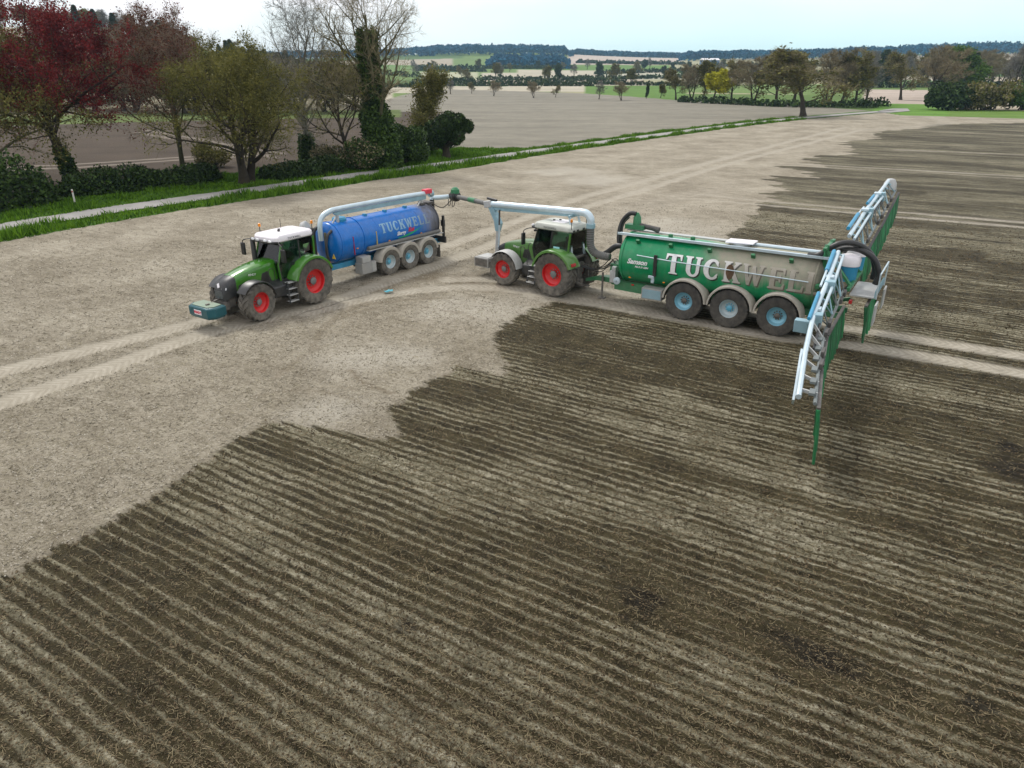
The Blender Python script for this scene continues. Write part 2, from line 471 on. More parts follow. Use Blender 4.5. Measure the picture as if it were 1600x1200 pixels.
# zones that are not the worked field: colour per vertex (what grows or lies there)
zone = np.zeros((len(GX), 3)); zmask = np.zeros(len(GX))
def setz(m, col):
    zone[m] = col; zmask[m] = 1
GPX = 800 + 1234 * GX / np.maximum(GY, 1.0)
GRASS = (0.055, 0.125, 0.014); SOIL_FAR = (0.215, 0.203, 0.160); BROWN = (0.072, 0.056, 0.040); MEADOW = (0.10, 0.19, 0.035); STRAW = (0.40, 0.37, 0.28)
front = GY > 5
w1 = np.interp(GPX, [-400, 0, 400, 700, 900, 1400], [4.6, 4.4, 4.3, 4.3, 3.0, 2.4]) + 0.9 * (fbm(GX * 0.35, GY * 0.35, 2) - 0.5)
w2 = np.interp(GPX, [-400, 0, 500, 640, 740, 830, 1400], [10, 10, 12, 14, 9, 3.6, 3.4]) + 0.9 * (fbm(GX * 0.3, GY * 0.3, 2) - 0.5)
beyond = (path_sd > 0) & front
setz((path_sd > -w1) & front & (GD < 260) & (GPX < 1420), GRASS)
setz(beyond & (path_sd > w2), SOIL_FAR)
# brown ploughed field behind the trees on the left
setz(beyond & (path_sd > w2) & (GPX < 655 + 0.35 * (GD - 90)) & (GD < 190), BROWN)
bt = np.zeros(GX.shape)
for pl, w, st in BROWN_TRK:
    pts = cr2(g2(pl), 3)
    d = masked(lambda x, y: seg_dist(x, y, pts)[0], 99.0)
    bt = np.maximum(bt, st * (1 - sstep(w * 0.6, w * 1.5, d)))
far_edge = np.interp(GPX, [-2000, 560, 640, 700, 900, 1060, 1250, 1380, 1420, 1600, 2600], [170, 190, 330, 384, 330, 262, 236, 212, 196, 196, 196])
over = front & (GD > far_edge)
# patchwork of hedged fields out to the ridge
BANDS = [150, 262, 330, 430, 520, 640, 800, 980, 1180, 1420, 1700, 2600, 3300]
PALETTE = [STRAW, MEADOW, (0.30, 0.29, 0.17), (0.13, 0.20, 0.055), STRAW, (0.34, 0.30, 0.22), (0.08, 0.14, 0.04)]
hr = random.Random(23); PATCH = []
for i in range(len(BANDS) - 1):
    row = []; x = -2200.0
    while x < 4200:
        w = hr.uniform(240, 520); row.append((x, x + w, PALETTE[hr.randrange(len(PALETTE))])); x += w
    PATCH.append(row)
for i, row in enumerate(PATCH):
    lo, hi = BANDS[i], BANDS[i + 1]
    skew = 1 + 0.06 * np.sin(GPX / 210.0 + i * 1.7)
    mb = over & (GD > lo * skew) & (GD <= hi * (1 + 0.06 * np.sin(GPX / 210.0 + (i + 1) * 1.7)))
    for a, b, c in row:
        setz(mb & (GPX >= a) & (GPX < b), c)
# a few fields told apart in the photograph
setz(over & (GPX > 640) & (GPX < 915) & (GD > 384) & (GD < 440), STRAW)
setz(over & (GPX > 655) & (GPX < 745) & (GD > 590) & (GD < 860), (0.36, 0.37, 0.24))
setz(over & (GPX > 915) & (GPX < 1075) & (GD < 470), MEADOW)
setz(over & (GPX > 1075) & (GPX < 1390) & (GD < 330), (0.09, 0.15, 0.035))
setz(over & (GPX > 885) & (GPX < 1066) & (GD > 1180) & (GD < 1700), (0.42, 0.36, 0.30))
setz(over & (GPX > 940) & (GPX < 1085) & (GD > 640) & (GD < 830), (0.40, 0.40, 0.30))
setz(over & (GPX > 1355) & (GPX < 1900) & (GD > 260) & (GD < 420), (0.40, 0.34, 0.28))
setz(over & (GPX > 1375) & (GPX < 1500) & (GD < 260), (0.11, 0.22, 0.035))
setz(over & (GPX >= 1500) & (GD < 232), (0.11, 0.19, 0.035))
setz(over & (GPX < 560) & (GD > 190) & (GD < 330), (0.22, 0.20, 0.13))
GREENLEFT = front & (GPX < 620) & (GD > 170) & (GD < 200)
setz(GREENLEFT, (0.11, 0.15, 0.045))
setz(~front & (GD > 90), (0.2, 0.2, 0.1))

# relief of the worked soil
q_row = (GX * ND[0] + GY * ND[1]) / ROW_S + 0.55 * (fbm(GX * 0.45, GY * 0.45, 2) - 0.5) + 0.25 * (vnoise(GX * 2.2, GY * 2.2) - 0.5)
groove = 0.5 - 0.5 * np.cos(2 * np.pi * q_row)
fieldw = (1 - zmask) * (GD < 75)
sm = sstep(-0.15, 0.15, slurry) * (1 - track)
clod = (fbm(GX * 5, GY * 5, 2) - 0.5) * 0.050 + (fbm(GX * 0.9, GY * 0.9, 2) - 0.5) * 0.06
crumb = (fbm(GX * 13, GY * 13, 2) - 0.5) * 0.045 * (GD < 34) * (0.4 + 1.2 * vnoise(GX * 1.7, GY * 1.7))
clod = clod + crumb * (0.45 + 0.55 * sm)
GZ = GZ + fieldw * (sm * (groove ** 1.5) * -0.040 + (1 - 0.8 * track) * clod - 0.03 * track)
GZ = GZ + zmask * (GD < 260) * 0.05 * (fbm(GX * 0.6, GY * 0.6, 2) - 0.5)

idx = np.arange(nr * na).reshape(nr, na)
a = idx[:-1, :]; b = idx[1:, :]
F = np.stack([a, np.roll(a, -1, 1), np.roll(b, -1, 1), b], -1).reshape(-1, 4)
cz = len(GX)

def ground_material():
    m, nt, bs = new_mat("field_soil")
    L = nt.links.new
    g = node(nt, "ShaderNodeNewGeometry")
    P = g.outputs['Position']
    def att(n): 
        a = node(nt, "ShaderNodeAttribute"); a.attribute_name = n; return a
    sl, tr, we, pa, bl, zm, zc, btn = att('slurry'), att('track'), att('wet'), att('pale'), att('blot'), att('zmask'), att('zone'), att('ruts')
    def noise(s, d=4.0, r=0.6, vec=P, dist=0.0):
        n = node(nt, "ShaderNodeTexNoise", i_Scale=s, i_Detail=d, i_Roughness=r, i_Distortion=dist); L(vec, n.inputs['Vector']); return n.outputs[0]
    # coordinates turned along the rows, stretched
    mpg = node(nt, "ShaderNodeMapping"); mpg.vector_type = 'POINT'
    mpg.inputs['Rotation'].default_value = (0, 0, -ROW_A); L(P, mpg.inputs['Vector'])
    mst = node(nt, "ShaderNodeMapping"); mst.inputs['Scale'].default_value = (0.22, 1.0, 1.0); L(mpg.outputs[0], mst.inputs['Vector'])
    mst2 = node(nt, "ShaderNodeMapping"); mst2.inputs['Scale'].default_value = (0.6, 3.0, 1.0); L(P, mst2.inputs['Vector'])
    sx = node(nt, "ShaderNodeSeparateXYZ"); L(mpg.outputs[0], sx.inputs[0])
    big = noise(0.22, 4, 0.55); mid = noise(1.3, 5, 0.65); fine = noise(9.0, 6, 0.72, dist=0.6); speck = noise(38.0, 3, 0.7); grain = noise(17.0, 5, 0.8, dist=1.2)
    along = noise(3.2, 4, 0.6, mst.outputs[0], 0.5); along2 = noise(0.55, 4, 0.6, mst.outputs[0])
    # dry stubbled soil
    dry = ramp(nt, [(0.39, (0.115, 0.097, 0.064)), (0.5, (0.275, 0.247, 0.186)), (0.60, (0.435, 0.402, 0.318))])
    dsum = math_(nt, 'ADD', math_(nt, 'MULTIPLY', big, 0.22), math_(nt, 'ADD', math_(nt, 'ADD', math_(nt, 'MULTIPLY', mid, 0.14), math_(nt, 'MULTIPLY', along, 0.16)), math_(nt, 'ADD', math_(nt, 'MULTIPLY', fine, 0.34), math_(nt, 'MULTIPLY', grain, 0.14))))
    L(dsum, dry.inputs[0])
    dryc = mixc(nt, math_(nt, 'MULTIPLY', pa.outputs['Fac'], 0.55), dry.outputs[0], (0.44, 0.415, 0.345))
    # rolled wheel tracks: smoother, paler
    trc = ramp(nt, [(0.3, (0.300, 0.275, 0.215)), (0.7, (0.440, 0.408, 0.330))]); L(math_(nt, 'ADD', math_(nt, 'MULTIPLY', mid, 0.6), math_(nt, 'MULTIPLY', fine, 0.4)), trc.inputs[0])
    # tyre lug prints pressed into the tracks
    tp, td = att('tpar'), att('tdst')
    lugp = math_(nt, 'FRACT', math_(nt, 'ADD', math_(nt, 'MULTIPLY', tp.outputs['Fac'], 3.6), math_(nt, 'ADD', math_(nt, 'MULTIPLY', td.outputs['Fac'], 3.0), math_(nt, 'MULTIPLY', mid, 1.2))))
    lug = math_(nt, 'SUBTRACT', 1.0, math_(nt, 'MULTIPLY', math_(nt, 'ABSOLUTE', math_(nt, 'SUBTRACT', lugp, 0.5)), 2.0))
    trcol = mixc(nt, math_(nt, 'MULTIPLY', lug, 0.45), trc.outputs[0], (0.19, 0.168, 0.125))
    # slurried rows
    wob = math_(nt, 'ADD', math_(nt, 'MULTIPLY', noise(0.45, 2), 0.55), math_(nt, 'MULTIPLY', noise(2.2, 2), 0.30))
    ph = math_(nt, 'ADD', math_(nt, 'DIVIDE', sx.outputs[1], ROW_S), wob)
    tri = math_(nt, 'ABSOLUTE', math_(nt, 'SUBTRACT', math_(nt, 'FRACT', ph), 0.5))           # 0 .. 0.5
    tri = math_(nt, 'MULTIPLY', tri, 2.0)
    dk = math_(nt, 'ADD', math_(nt, 'ADD', tri, math_(nt, 'MULTIPLY', math_(nt, 'SUBTRACT', along, 0.5), 1.7)),
               math_(nt, 'ADD', math_(nt, 'MULTIPLY', math_(nt, 'SUBTRACT', along2, 0.5), 3.0), math_(nt, 'MULTIPLY', math_(nt, 'SUBTRACT', fine, 0.5), 1.1)))
    # every outlet of the boom runs a little differently
    wnz = node(nt, "ShaderNodeTexWhiteNoise"); wnz.noise_dimensions = '1D'; L(math_(nt, 'FLOOR', ph), wnz.inputs['W']); rowr = wnz.outputs['Value']
    dk = math_(nt, 'ADD', dk, math_(nt, 'MULTIPLY', math_(nt, 'SUBTRACT', rowr, 0.5), 0.36))
    # each swath of the boom takes up a little differently
    sw = noise(0.16, 2, 0.5, mst.outputs[0])
    dk = math_(nt, 'ADD', dk, math_(nt, 'MULTIPLY', math_(nt, 'SUBTRACT', sw, 0.5), 1.9))
    dk = math_(nt, 'ADD', dk, math_(nt, 'MULTIPLY', we.outputs['Fac'], 1.1))
    dkm = node(nt, "ShaderNodeMapRange"); dkm.interpolation_type = 'SMOOTHSTEP'; dkm.inputs[1].default_value = 0.20; dkm.inputs[2].default_value = 0.54; L(dk, dkm.inputs[0])
    wetc = ramp(nt, [(0.38, (0.0085, 0.0070, 0.0026)), (0.60, (0.068, 0.056, 0.025))]); L(math_(nt, 'ADD', math_(nt, 'MULTIPLY', grain, 0.6), math_(nt, 'MULTIPLY', mid, 0.4)), wetc.inputs[0])
    ridge = ramp(nt, [(0.40, (0.040, 0.035, 0.017)), (0.5, (0.175, 0.160, 0.105)), (0.59, (0.365, 0.342, 0.250))]); L(math_(nt, 'ADD', math_(nt, 'MULTIPLY', fine, 0.42), math_(nt, 'ADD', math_(nt, 'MULTIPLY', along, 0.30), math_(nt, 'MULTIPLY', grain, 0.28))), ridge.inputs[0])
    slc = mixc(nt, dkm.outputs[0], ridge.outputs[0], wetc.outputs[0])
    # edge of the spread slurry, ragged
    ed = math_(nt, 'ADD', sl.outputs['Fac'], math_(nt, 'MULTIPLY', math_(nt, 'SUBTRACT', along, 0.5), 0.9))
    ed = math_(nt, 'ADD', ed, math_(nt, 'MULTIPLY', math_(nt, 'SUBTRACT', fine, 0.5), 0.35))
    ed = math_(nt, 'ADD', ed, math_(nt, 'MULTIPLY', math_(nt, 'SUBTRACT', along2, 0.5), 0.6))
    ed = math_(nt, 'ADD', ed, math_(nt, 'MULTIPLY', math_(nt, 'SUBTRACT', rowr, 0.5), 0.28))
    edm = node(nt, "ShaderNodeMapRange"); edm.interpolation_type = 'SMOOTHSTEP'; edm.inputs[1].default_value = -0.12; edm.inputs[2].default_value = 0.14; L(ed, edm.inputs[0])
    c = mixc(nt, math_(nt, 'MULTIPLY', we.outputs['Fac'], 0.62), dryc, (0.13, 0.100, 0.060))
    c = mixc(nt, edm.outputs[0], c, slc)
    c = mixc(nt, math_(nt, 'MULTIPLY', bl.outputs['Fac'], 0.85), c, (0.010, 0.008, 0.005))
    trf = math_(nt, 'MULTIPLY', tr.outputs['Fac'], math_(nt, 'ADD', math_(nt, 'MULTIPLY', mid, 0.9), 0.42, True), True)
    c = mixc(nt, trf, c, trcol)
    # other zones
    zv = ramp(nt, [(0.34, 0.66), (0.66, 1.25)]); L(math_(nt, 'ADD', math_(nt, 'MULTIPLY', noise(0.035, 5, 0.65, mst2.outputs[0]), 0.5), math_(nt, 'ADD', math_(nt, 'MULTIPLY', big, 0.30), math_(nt, 'MULTIPLY', mid, 0.20))), zv.inputs[0])
    zcol = mixc(nt, 1.0, zc.outputs['Color'], zv.outputs[0], 'MULTIPLY')
    zcol = mixc(nt, math_(nt, 'MULTIPLY', btn.outputs['Fac'], 0.5), zcol, (0.36, 0.32, 0.26))
    zf = math_(nt, 'ADD', zm.outputs['Fac'], math_(nt, 'MULTIPLY', math_(nt, 'SUBTRACT', mid, 0.5), 0.6))
    zfm = node(nt, "ShaderNodeMapRange"); zfm.inputs[1].default_value = 0.4; zfm.inputs[2].default_value = 0.6; L(zf, zfm.inputs[0])
    c = mixc(nt, zfm.outputs[0], c, zcol)
    L(c, bs.inputs['Base Color'])
    # fresh slurry is slightly shiny
    rg = math_(nt, 'SUBTRACT', 0.95, math_(nt, 'MULTIPLY', math_(nt, 'MULTIPLY', edm.outputs[0], dkm.outputs[0]), 0.22))
    L(rg, bs.inputs['Roughness']); bs.inputs['Specular IOR Level'].default_value = 0.15
    bp = node(nt, "ShaderNodeBump", i_Strength=0.9, i_Distance=0.05)
    hb = math_(nt, 'MULTIPLY', math_(nt, 'ADD', math_(nt, 'MULTIPLY', fine, 1.0), math_(nt, 'ADD', math_(nt, 'MULTIPLY', grain, 0.6), math_(nt, 'MULTIPLY', speck, 0.35))), math_(nt, 'SUBTRACT', 1.0, math_(nt, 'MULTIPLY', tr.outputs['Fac'], 0.75)))
    hb = math_(nt, 'SUBTRACT', hb, math_(nt, 'MULTIPLY', math_(nt, 'MULTIPLY', lug, tr.outputs['Fac']), 0.35))
    L(hb, bp.inputs['Height']); L(bp.outputs[0], bs.inputs['Normal'])
    return m
M = {}
M['soil'] = ground_material()
V = np.stack([GX, GY, GZ], -1)
ground = fast_mesh("ground", V, F, M['soil'], smooth=True)
for nm, arr in (('slurry', slurry), ('track', track * (1 - zmask)), ('wet', wet), ('pale', pale), ('blot', blot), ('tpar', tpar), ('tdst', tdst), ('zmask', zmask), ('ruts', bt)):
    at = ground.data.attributes.new(nm, 'FLOAT', 'POINT'); at.data.foreach_set('value', arr.astype(np.float32))
at = ground.data.attributes.new('zone', 'FLOAT_COLOR', 'POINT')
at.data.foreach_set('color', np.concatenate([zone, np.ones((len(zone), 1))], 1).astype(np.float32).ravel())
tag(ground, "bare arable field with dark slurry rows and pale wheel tracks", None, None, 'structure')

# ------------------------------------------------------------------ the lane
M['lane'] = paint("lane_concrete", (0.27, 0.27, 0.26), rough=0.9, dust=0.3, var=0.2, scale=0.6, bump=0.3)
def strip(name, pts, halfw, z, mat, jitter=0.12):
    V = []; n = len(pts)
    for i, (x, y) in enumerate(pts):
        ax, ay = pts[max(i-1, 0)]; bx, by = pts[min(i+1, n-1)]
        L = math.hypot(bx-ax, by-ay); nx, ny = -(by-ay)/L, (bx-ax)/L
        for s in (-1, -0.35, 0.35, 1):
            w = halfw * s + (random.uniform(-jitter, jitter) if abs(s) == 1 else 0)
            V.append((x + nx*w, y + ny*w, z + (0.03 if abs(s) < 1 else 0.0)))
    F = [(i*4+k, i*4+k+1, (i+1)*4+k+1, (i+1)*4+k) for i in range(n-1) for k in range(3)]
    return raw(name, V, [f[::-1] for f in F], mat, None, 179)
lane_pts = cr2(PATH, 4)
tag(strip("path", lane_pts, 1.45, 0.07, M['lane']), "pale narrow farm lane between grass verges", None, None, 'structure')
pad = g2([(1368, 176.5), (1392, 176.5), (1422, 174), (1418, 170), (1395, 170), (1375, 173)])
raw("lane_end", [(x, y, 0.10) for x, y in pad], [tuple(range(len(pad)))], M['lane'])
tag(bpy.data.objects["lane_end"], "pale concrete turning pad at the end of the lane", None, None, 'structure')
# ================================================================== VEGETATION
def norm(v): return v / (np.linalg.norm(v, axis=-1, keepdims=True) + 1e-9)
def tubes(P, R, sides):
    "P (B,n,3), R (B,n) -> vertices, quad faces"
    B, n, _ = P.shape
    T = np.empty_like(P); T[:, 1:-1] = P[:, 2:] - P[:, :-2]; T[:, 0] = P[:, 1] - P[:, 0]; T[:, -1] = P[:, -1] - P[:, -2]
    T = norm(T)
    ref = np.where(np.abs(T[:, :1, 2:3]) < 0.9, np.array([0, 0, 1.0]), np.array([1.0, 0, 0]))
    U = norm(np.cross(T, np.broadcast_to(ref, T.shape))); W = np.cross(T, U)
    a = np.arange(sides) * 2 * np.pi / sides
    ring = U[:, :, None] * np.cos(a)[:, None] + W[:, :, None] * np.sin(a)[:, None]
    V = P[:, :, None] + ring * R[:, :, None, None]
    idx = np.arange(B * n * sides).reshape(B, n, sides)
    f = np.stack([idx[:, :-1], np.roll(idx[:, :-1], -1, 2), np.roll(idx[:, 1:], -1, 2), idx[:, 1:]], -1).reshape(-1, 4)
    return V.reshape(-1, 3), f
def grow(rg, P, R, k, t0, t1, ang, lratio, n, up=0.1, wig=0.12, rr=0.55, plen=None, minr=0.004):
    "k children on every parent branch; returns P (B*k,n,3), R"
    B, m, _ = P.shape
    t = rg.uniform(t0, t1, (B, k)) if k < 4 else np.clip(np.linspace(t0, t1, k)[None] + rg.uniform(-0.5, 0.5, (B, k)) * (t1 - t0) / k, 0, 1)
    x = t * (m - 1); i = np.clip(np.floor(x).astype(int), 0, m - 2); f = (x - i)[..., None]
    bi = np.arange(B)[:, None]
    st = P[bi, i] * (1 - f) + P[bi, i + 1] * f
    pr = R[bi, i] * (1 - f[..., 0]) + R[bi, i + 1] * f[..., 0]
    tan = norm(P[bi, i + 1] - P[bi, i])
    rnd = rg.normal(size=tan.shape); side = norm(rnd - tan * (rnd * tan).sum(-1, keepdims=True))
    # spread children round the parent with the golden angle
    s0 = norm(np.cross(tan, np.where(np.abs(tan[..., 2:]) < 0.9, np.array([0, 0, 1.0]), np.array([1.0, 0, 0])))); s1 = np.cross(tan, s0)
    phi = np.arange(k)[None] * 2.4 + rg.uniform(0, 6.28, (B, 1)) + rg.uniform(-0.5, 0.5, (B, k))
    side = norm(s0 * np.cos(phi)[..., None] + s1 * np.sin(phi)[..., None])
    a = np.radians(rg.uniform(ang[0], ang[1], (B, k)))[..., None]
    d = norm(tan * np.cos(a) + side * np.sin(a))
    L = np.linalg.norm(np.diff(P, axis=1), axis=-1).sum(1)[:, None] if plen is None else plen
    ln = L * rg.uniform(lratio[0], lratio[1], (B, k)) * (1.0 - 0.45 * (t - t0) / max(t1 - t0, 1e-6))
    r0 = np.maximum(np.minimum(pr * 0.85, pr * rg.uniform(rr * 0.8, rr * 1.2, (B, k))), minr)
    Q = np.empty((B, k, n, 3)); Q[:, :, 0] = st
    for j in range(1, n):
        d = norm(d + rg.normal(size=d.shape) * wig + np.array([0, 0, up]))
        Q[:, :, j] = Q[:, :, j - 1] + d * (ln / (n - 1))[..., None]
    rad = r0[..., None] * np.linspace(1, 0.30, n)
    return Q.reshape(B * k, n, 3), rad.reshape(B * k, n)
def twiglets(rg, P, k, L, w, spread=0.9, up=0.0):
    "thin triangles: the finest twigs, k for every branch"
    B, n, _ = P.shape
    t = rg.uniform(0.15, 1.0, (B, k)) * (n - 1); i = np.clip(np.floor(t).astype(int), 0, n - 2); f = (t - i)[..., None]
    bi = np.arange(B)[:, None]
    st = P[bi, i] * (1 - f) + P[bi, i + 1] * f
    tan = norm(P[bi, i + 1] - P[bi, i])
    d = norm(tan + rg.normal(size=tan.shape) * spread * 0.6 + np.array([0, 0, up]))
    ln = L * rg.uniform(0.5, 1.3, (B, k))[..., None]
    s = norm(np.cross(d, rg.normal(size=d.shape))) * w
    V = np.stack([st - s, st + s, st + d * ln], 2).reshape(-1, 3)
    return V, np.arange(len(V)).reshape(-1, 3)
def leaves(rg, C, spread, size, aspect=1.6, squash=1.0):
    "random quads round the given centres"
    n = len(C)
    c = C + rg.normal(size=(n, 3)) * spread * np.array([1, 1, squash])
    u = norm(rg.normal(size=(n, 3))); v = norm(np.cross(u, rg.normal(size=(n, 3))))
    s = size * rg.uniform(0.6, 1.35, (n, 1))
    u = u * s * aspect * 0.5; v = v * s * 0.5
    V = np.stack([c - u, c - v * 0.9 + u * 0.1, c + u, c + v], 1).reshape(-1, 3)
    return V, np.arange(len(V)).reshape(-1, 4)
def join(parts):
    Vs, Fs, o = [], [], 0
    for V, F in parts:
        if F.shape[1] == 3: F = np.concatenate([F, F[:, 2:3]], 1) if False else F
        Vs.append(V); Fs.append(F + o); o += len(V)
    return np.concatenate(Vs), np.concatenate(Fs)

M['bark_dark'] = leafmat("bark_dark", (0.028, 0.022, 0.016), (0.075, 0.062, 0.045), 0.95, 2.5)
M['bark_olive'] = leafmat("bark_olive", (0.055, 0.055, 0.028), (0.15, 0.145, 0.085), 0.95, 2.0)
M['bark_pale'] = leafmat("bark_pale", (0.11, 0.105, 0.08), (0.26, 0.25, 0.20), 0.95, 2.0)
M['twig_brown'] = leafmat("twigs_brown", (0.14, 0.120, 0.066), (0.32, 0.28, 0.16), 0.95, 0.5)
M['twig_grey'] = leafmat("twigs_grey", (0.11, 0.112, 0.10), (0.26, 0.255, 0.22), 0.95, 0.5)
M['twig_purple'] = leafmat("twigs_purple", (0.12, 0.085, 0.062), (0.28, 0.215, 0.155), 0.95, 0.5)
M['twig_tan'] = leafmat("twigs_tan", (0.125, 0.105, 0.060), (0.30, 0.255, 0.15), 0.95, 0.5)
M['leaf_red'] = leafmat("leaves_copper", (0.055, 0.008, 0.009), (0.215, 0.022, 0.021), 0.7, 0.45, 0.2)
M['leaf_rust'] = leafmat("leaves_rust", (0.060, 0.020, 0.014), (0.17, 0.065, 0.035), 0.7, 0.45, 0.2)
M['leaf_olive'] = leafmat("leaves_olive", (0.055, 0.058, 0.013), (0.195, 0.185, 0.046), 0.7, 0.45, 0.25)
M['leaf_gold'] = leafmat("leaves_gold", (0.11, 0.10, 0.03), (0.26, 0.23, 0.08), 0.7, 0.45, 0.25)
M['leaf_dark'] = leafmat("leaves_dark", (0.008, 0.019, 0.005), (0.042, 0.076, 0.016), 0.65, 0.8)
M['leaf_ivy'] = leafmat("leaves_ivy", (0.013, 0.030, 0.006), (0.075, 0.135, 0.024), 0.55, 0.9, 0.1)
M['leaf_green'] = leafmat("leaves_green", (0.040, 0.090, 0.010), (0.11, 0.20, 0.03), 0.7, 0.4, 0.25)
M['leaf_yellow'] = leafmat("leaves_yellow", (0.26, 0.26, 0.01), (0.52, 0.50, 0.03), 0.7, 0.3, 0.25)
M['grass'] = leafmat("grass_blades", (0.028, 0.085, 0.004), (0.14, 0.28, 0.016), 0.8, 0.5, 0.2)
M['far_wood'] = leafmat("far_wood", (0.003, 0.046, 0.100), (0.012, 0.110, 0.185), 0.9, 0.02)  # blue of the distance haze is painted into the foliage colour
M['hedge_far'] = leafmat("hedge_far", (0.018, 0.036, 0.014), (0.060, 0.092, 0.032), 0.9, 0.06)

def make_tree(name, loc, label, cat='tree', group=None, seed=1, h=16.0, tr=0.35, lean=(0, 0), fork=0.3, limbs=9, limb_len=(0.42, 0.6), limb_ang=(28, 60), up=0.12,
              sub=6, sub2=6, twig=8, twig_len=0.8, twig_w=0.012, twig_mat='twig_brown', bark='bark_dark', leaf=None, nleaf=0, leaf_size=0.25, leaf_spread=0.5,
              ivy=0, ivy_h=(0.0, 0.5), ivy_r=0.9, stems=1, wig=0.12, leafside=None, link=True, trunkstop=0.92, sub_ang=(25, 60)):
    rg = np.random.default_rng(seed)
    root = thing(name, loc, rg.uniform(0, 6.28) if lean == (0, 0) else 0, label, cat, group)
    n = 10; TP = []
    for s in range(stems):
        a = rg.uniform(0, 6.28) if stems > 1 else 0
        off = np.array([math.cos(a), math.sin(a)]) * (0.25 * tr * 2 if stems > 1 else 0)
        d = norm(np.array([lean[0] + (0.32 * math.cos(a) if stems > 1 else 0), lean[1] + (0.32 * math.sin(a) if stems > 1 else 0), 1.0]))
        p = np.array([off[0], off[1], -0.15]); pts = [p]
        for j in range(1, n):
            d = norm(d + rg.normal(size=3) * 0.07 + np.array([0, 0, 0.06])); p = p + d * h * trunkstop / (n - 1); pts.append(p)
        TP.append(pts)
    TP = np.array(TP); TR = tr * (1 if stems == 1 else 0.7) * np.linspace(1, 0.13, n)[None].repeat(stems, 0); TR[:, 0] *= 1.45; TR[:, 1] *= 1.08
    L1P, L1R = grow(rg, TP, TR, limbs, fork, 0.97, limb_ang, limb_len, 8, up, wig, 0.52, plen=h)
    L2P, L2R = grow(rg, L1P, L1R, sub, 0.22, 0.98, sub_ang, (0.35, 0.6), 6, up * 0.8, wig * 1.1, 0.55, minr=0.016)
    L3P, L3R = grow(rg, L2P, L2R, sub2, 0.2, 1.0, (25, 65), (0.35, 0.65), 4, up * 0.6, wig * 1.2, 0.55, minr=0.009)
    tv = [tubes(TP, TR, 9), tubes(L1P, L1R, 6), tubes(L2P, L2R, 4)]
    V, F = join(tv)
    trunk = fast_mesh("trunk", V, F, M[bark], root, True)
    cv = [tubes(L3P, L3R, 3)]
    V, F = join(cv)
    mi = np.zeros(len(F), int); mats = [M[twig_mat]]
    if twig:
        tv_, tf_ = twiglets(rg, L3P, twig, twig_len, twig_w, up=0.1)
        tf4 = np.concatenate([tf_, tf_[:, 2:3] + 0], 1)
        # give the thin twigs a fourth corner so that every face is a quad
        k = len(tv_) // 3; tri = tv_.reshape(k, 3, 3); quad = np.stack([tri[:, 0], tri[:, 1], tri[:, 2] * 0.98 + tri[:, 1] * 0.02, tri[:, 2]], 1).reshape(-1, 3)
        F = np.concatenate([F, np.arange(len(quad)).reshape(-1, 4) + len(V)]); V = np.concatenate([V, quad])
        mi = np.zeros(len(F), int)
    if leaf and nleaf:
        cand = L3P[:, 1:].reshape(-1, 3)
        if leafside is not None: cand = cand[leafside(cand)]
        pick = cand[rg.integers(0, len(cand), nleaf)]
        lv, lf = leaves(rg, pick, leaf_spread, leaf_size)
        F = np.concatenate([F, lf + len(V)]); V = np.concatenate([V, lv]); mats.append(M[leaf]); mi = np.concatenate([mi, np.ones(len(lf), int)])
    fast_mesh("crown", V, F, mats, root, False, mi)
    if ivy:
        nt_ = 40
        ts = np.linspace(ivy_h[0], ivy_h[1], nt_); x = ts * (n - 1); i = np.clip(x.astype(int), 0, n - 2); f = (x - i)[:, None]
        C = TP[0][i] * (1 - f) + TP[0][i + 1] * f
        pick = rg.integers(0, nt_, ivy)
        rad = ivy_r * (0.55 + 0.75 * vnoise(ts * 6 + seed, ts * 0 + 3.3))[pick] * np.sqrt(rg.uniform(0.1, 1, ivy)) * (1 - 0.35 * ts[pick] / max(ivy_h[1], 1e-3))
        th = rg.uniform(0, 6.28, ivy)
        c = C[pick] + np.stack([np.cos(th) * rad, np.sin(th) * rad, rg.normal(size=ivy) * 0.3], -1)
        lv, lf = leaves(rg, c, 0.12, 0.24, 1.3)
        fast_mesh("ivy", lv, lf, M['leaf_ivy'], root)
    return root

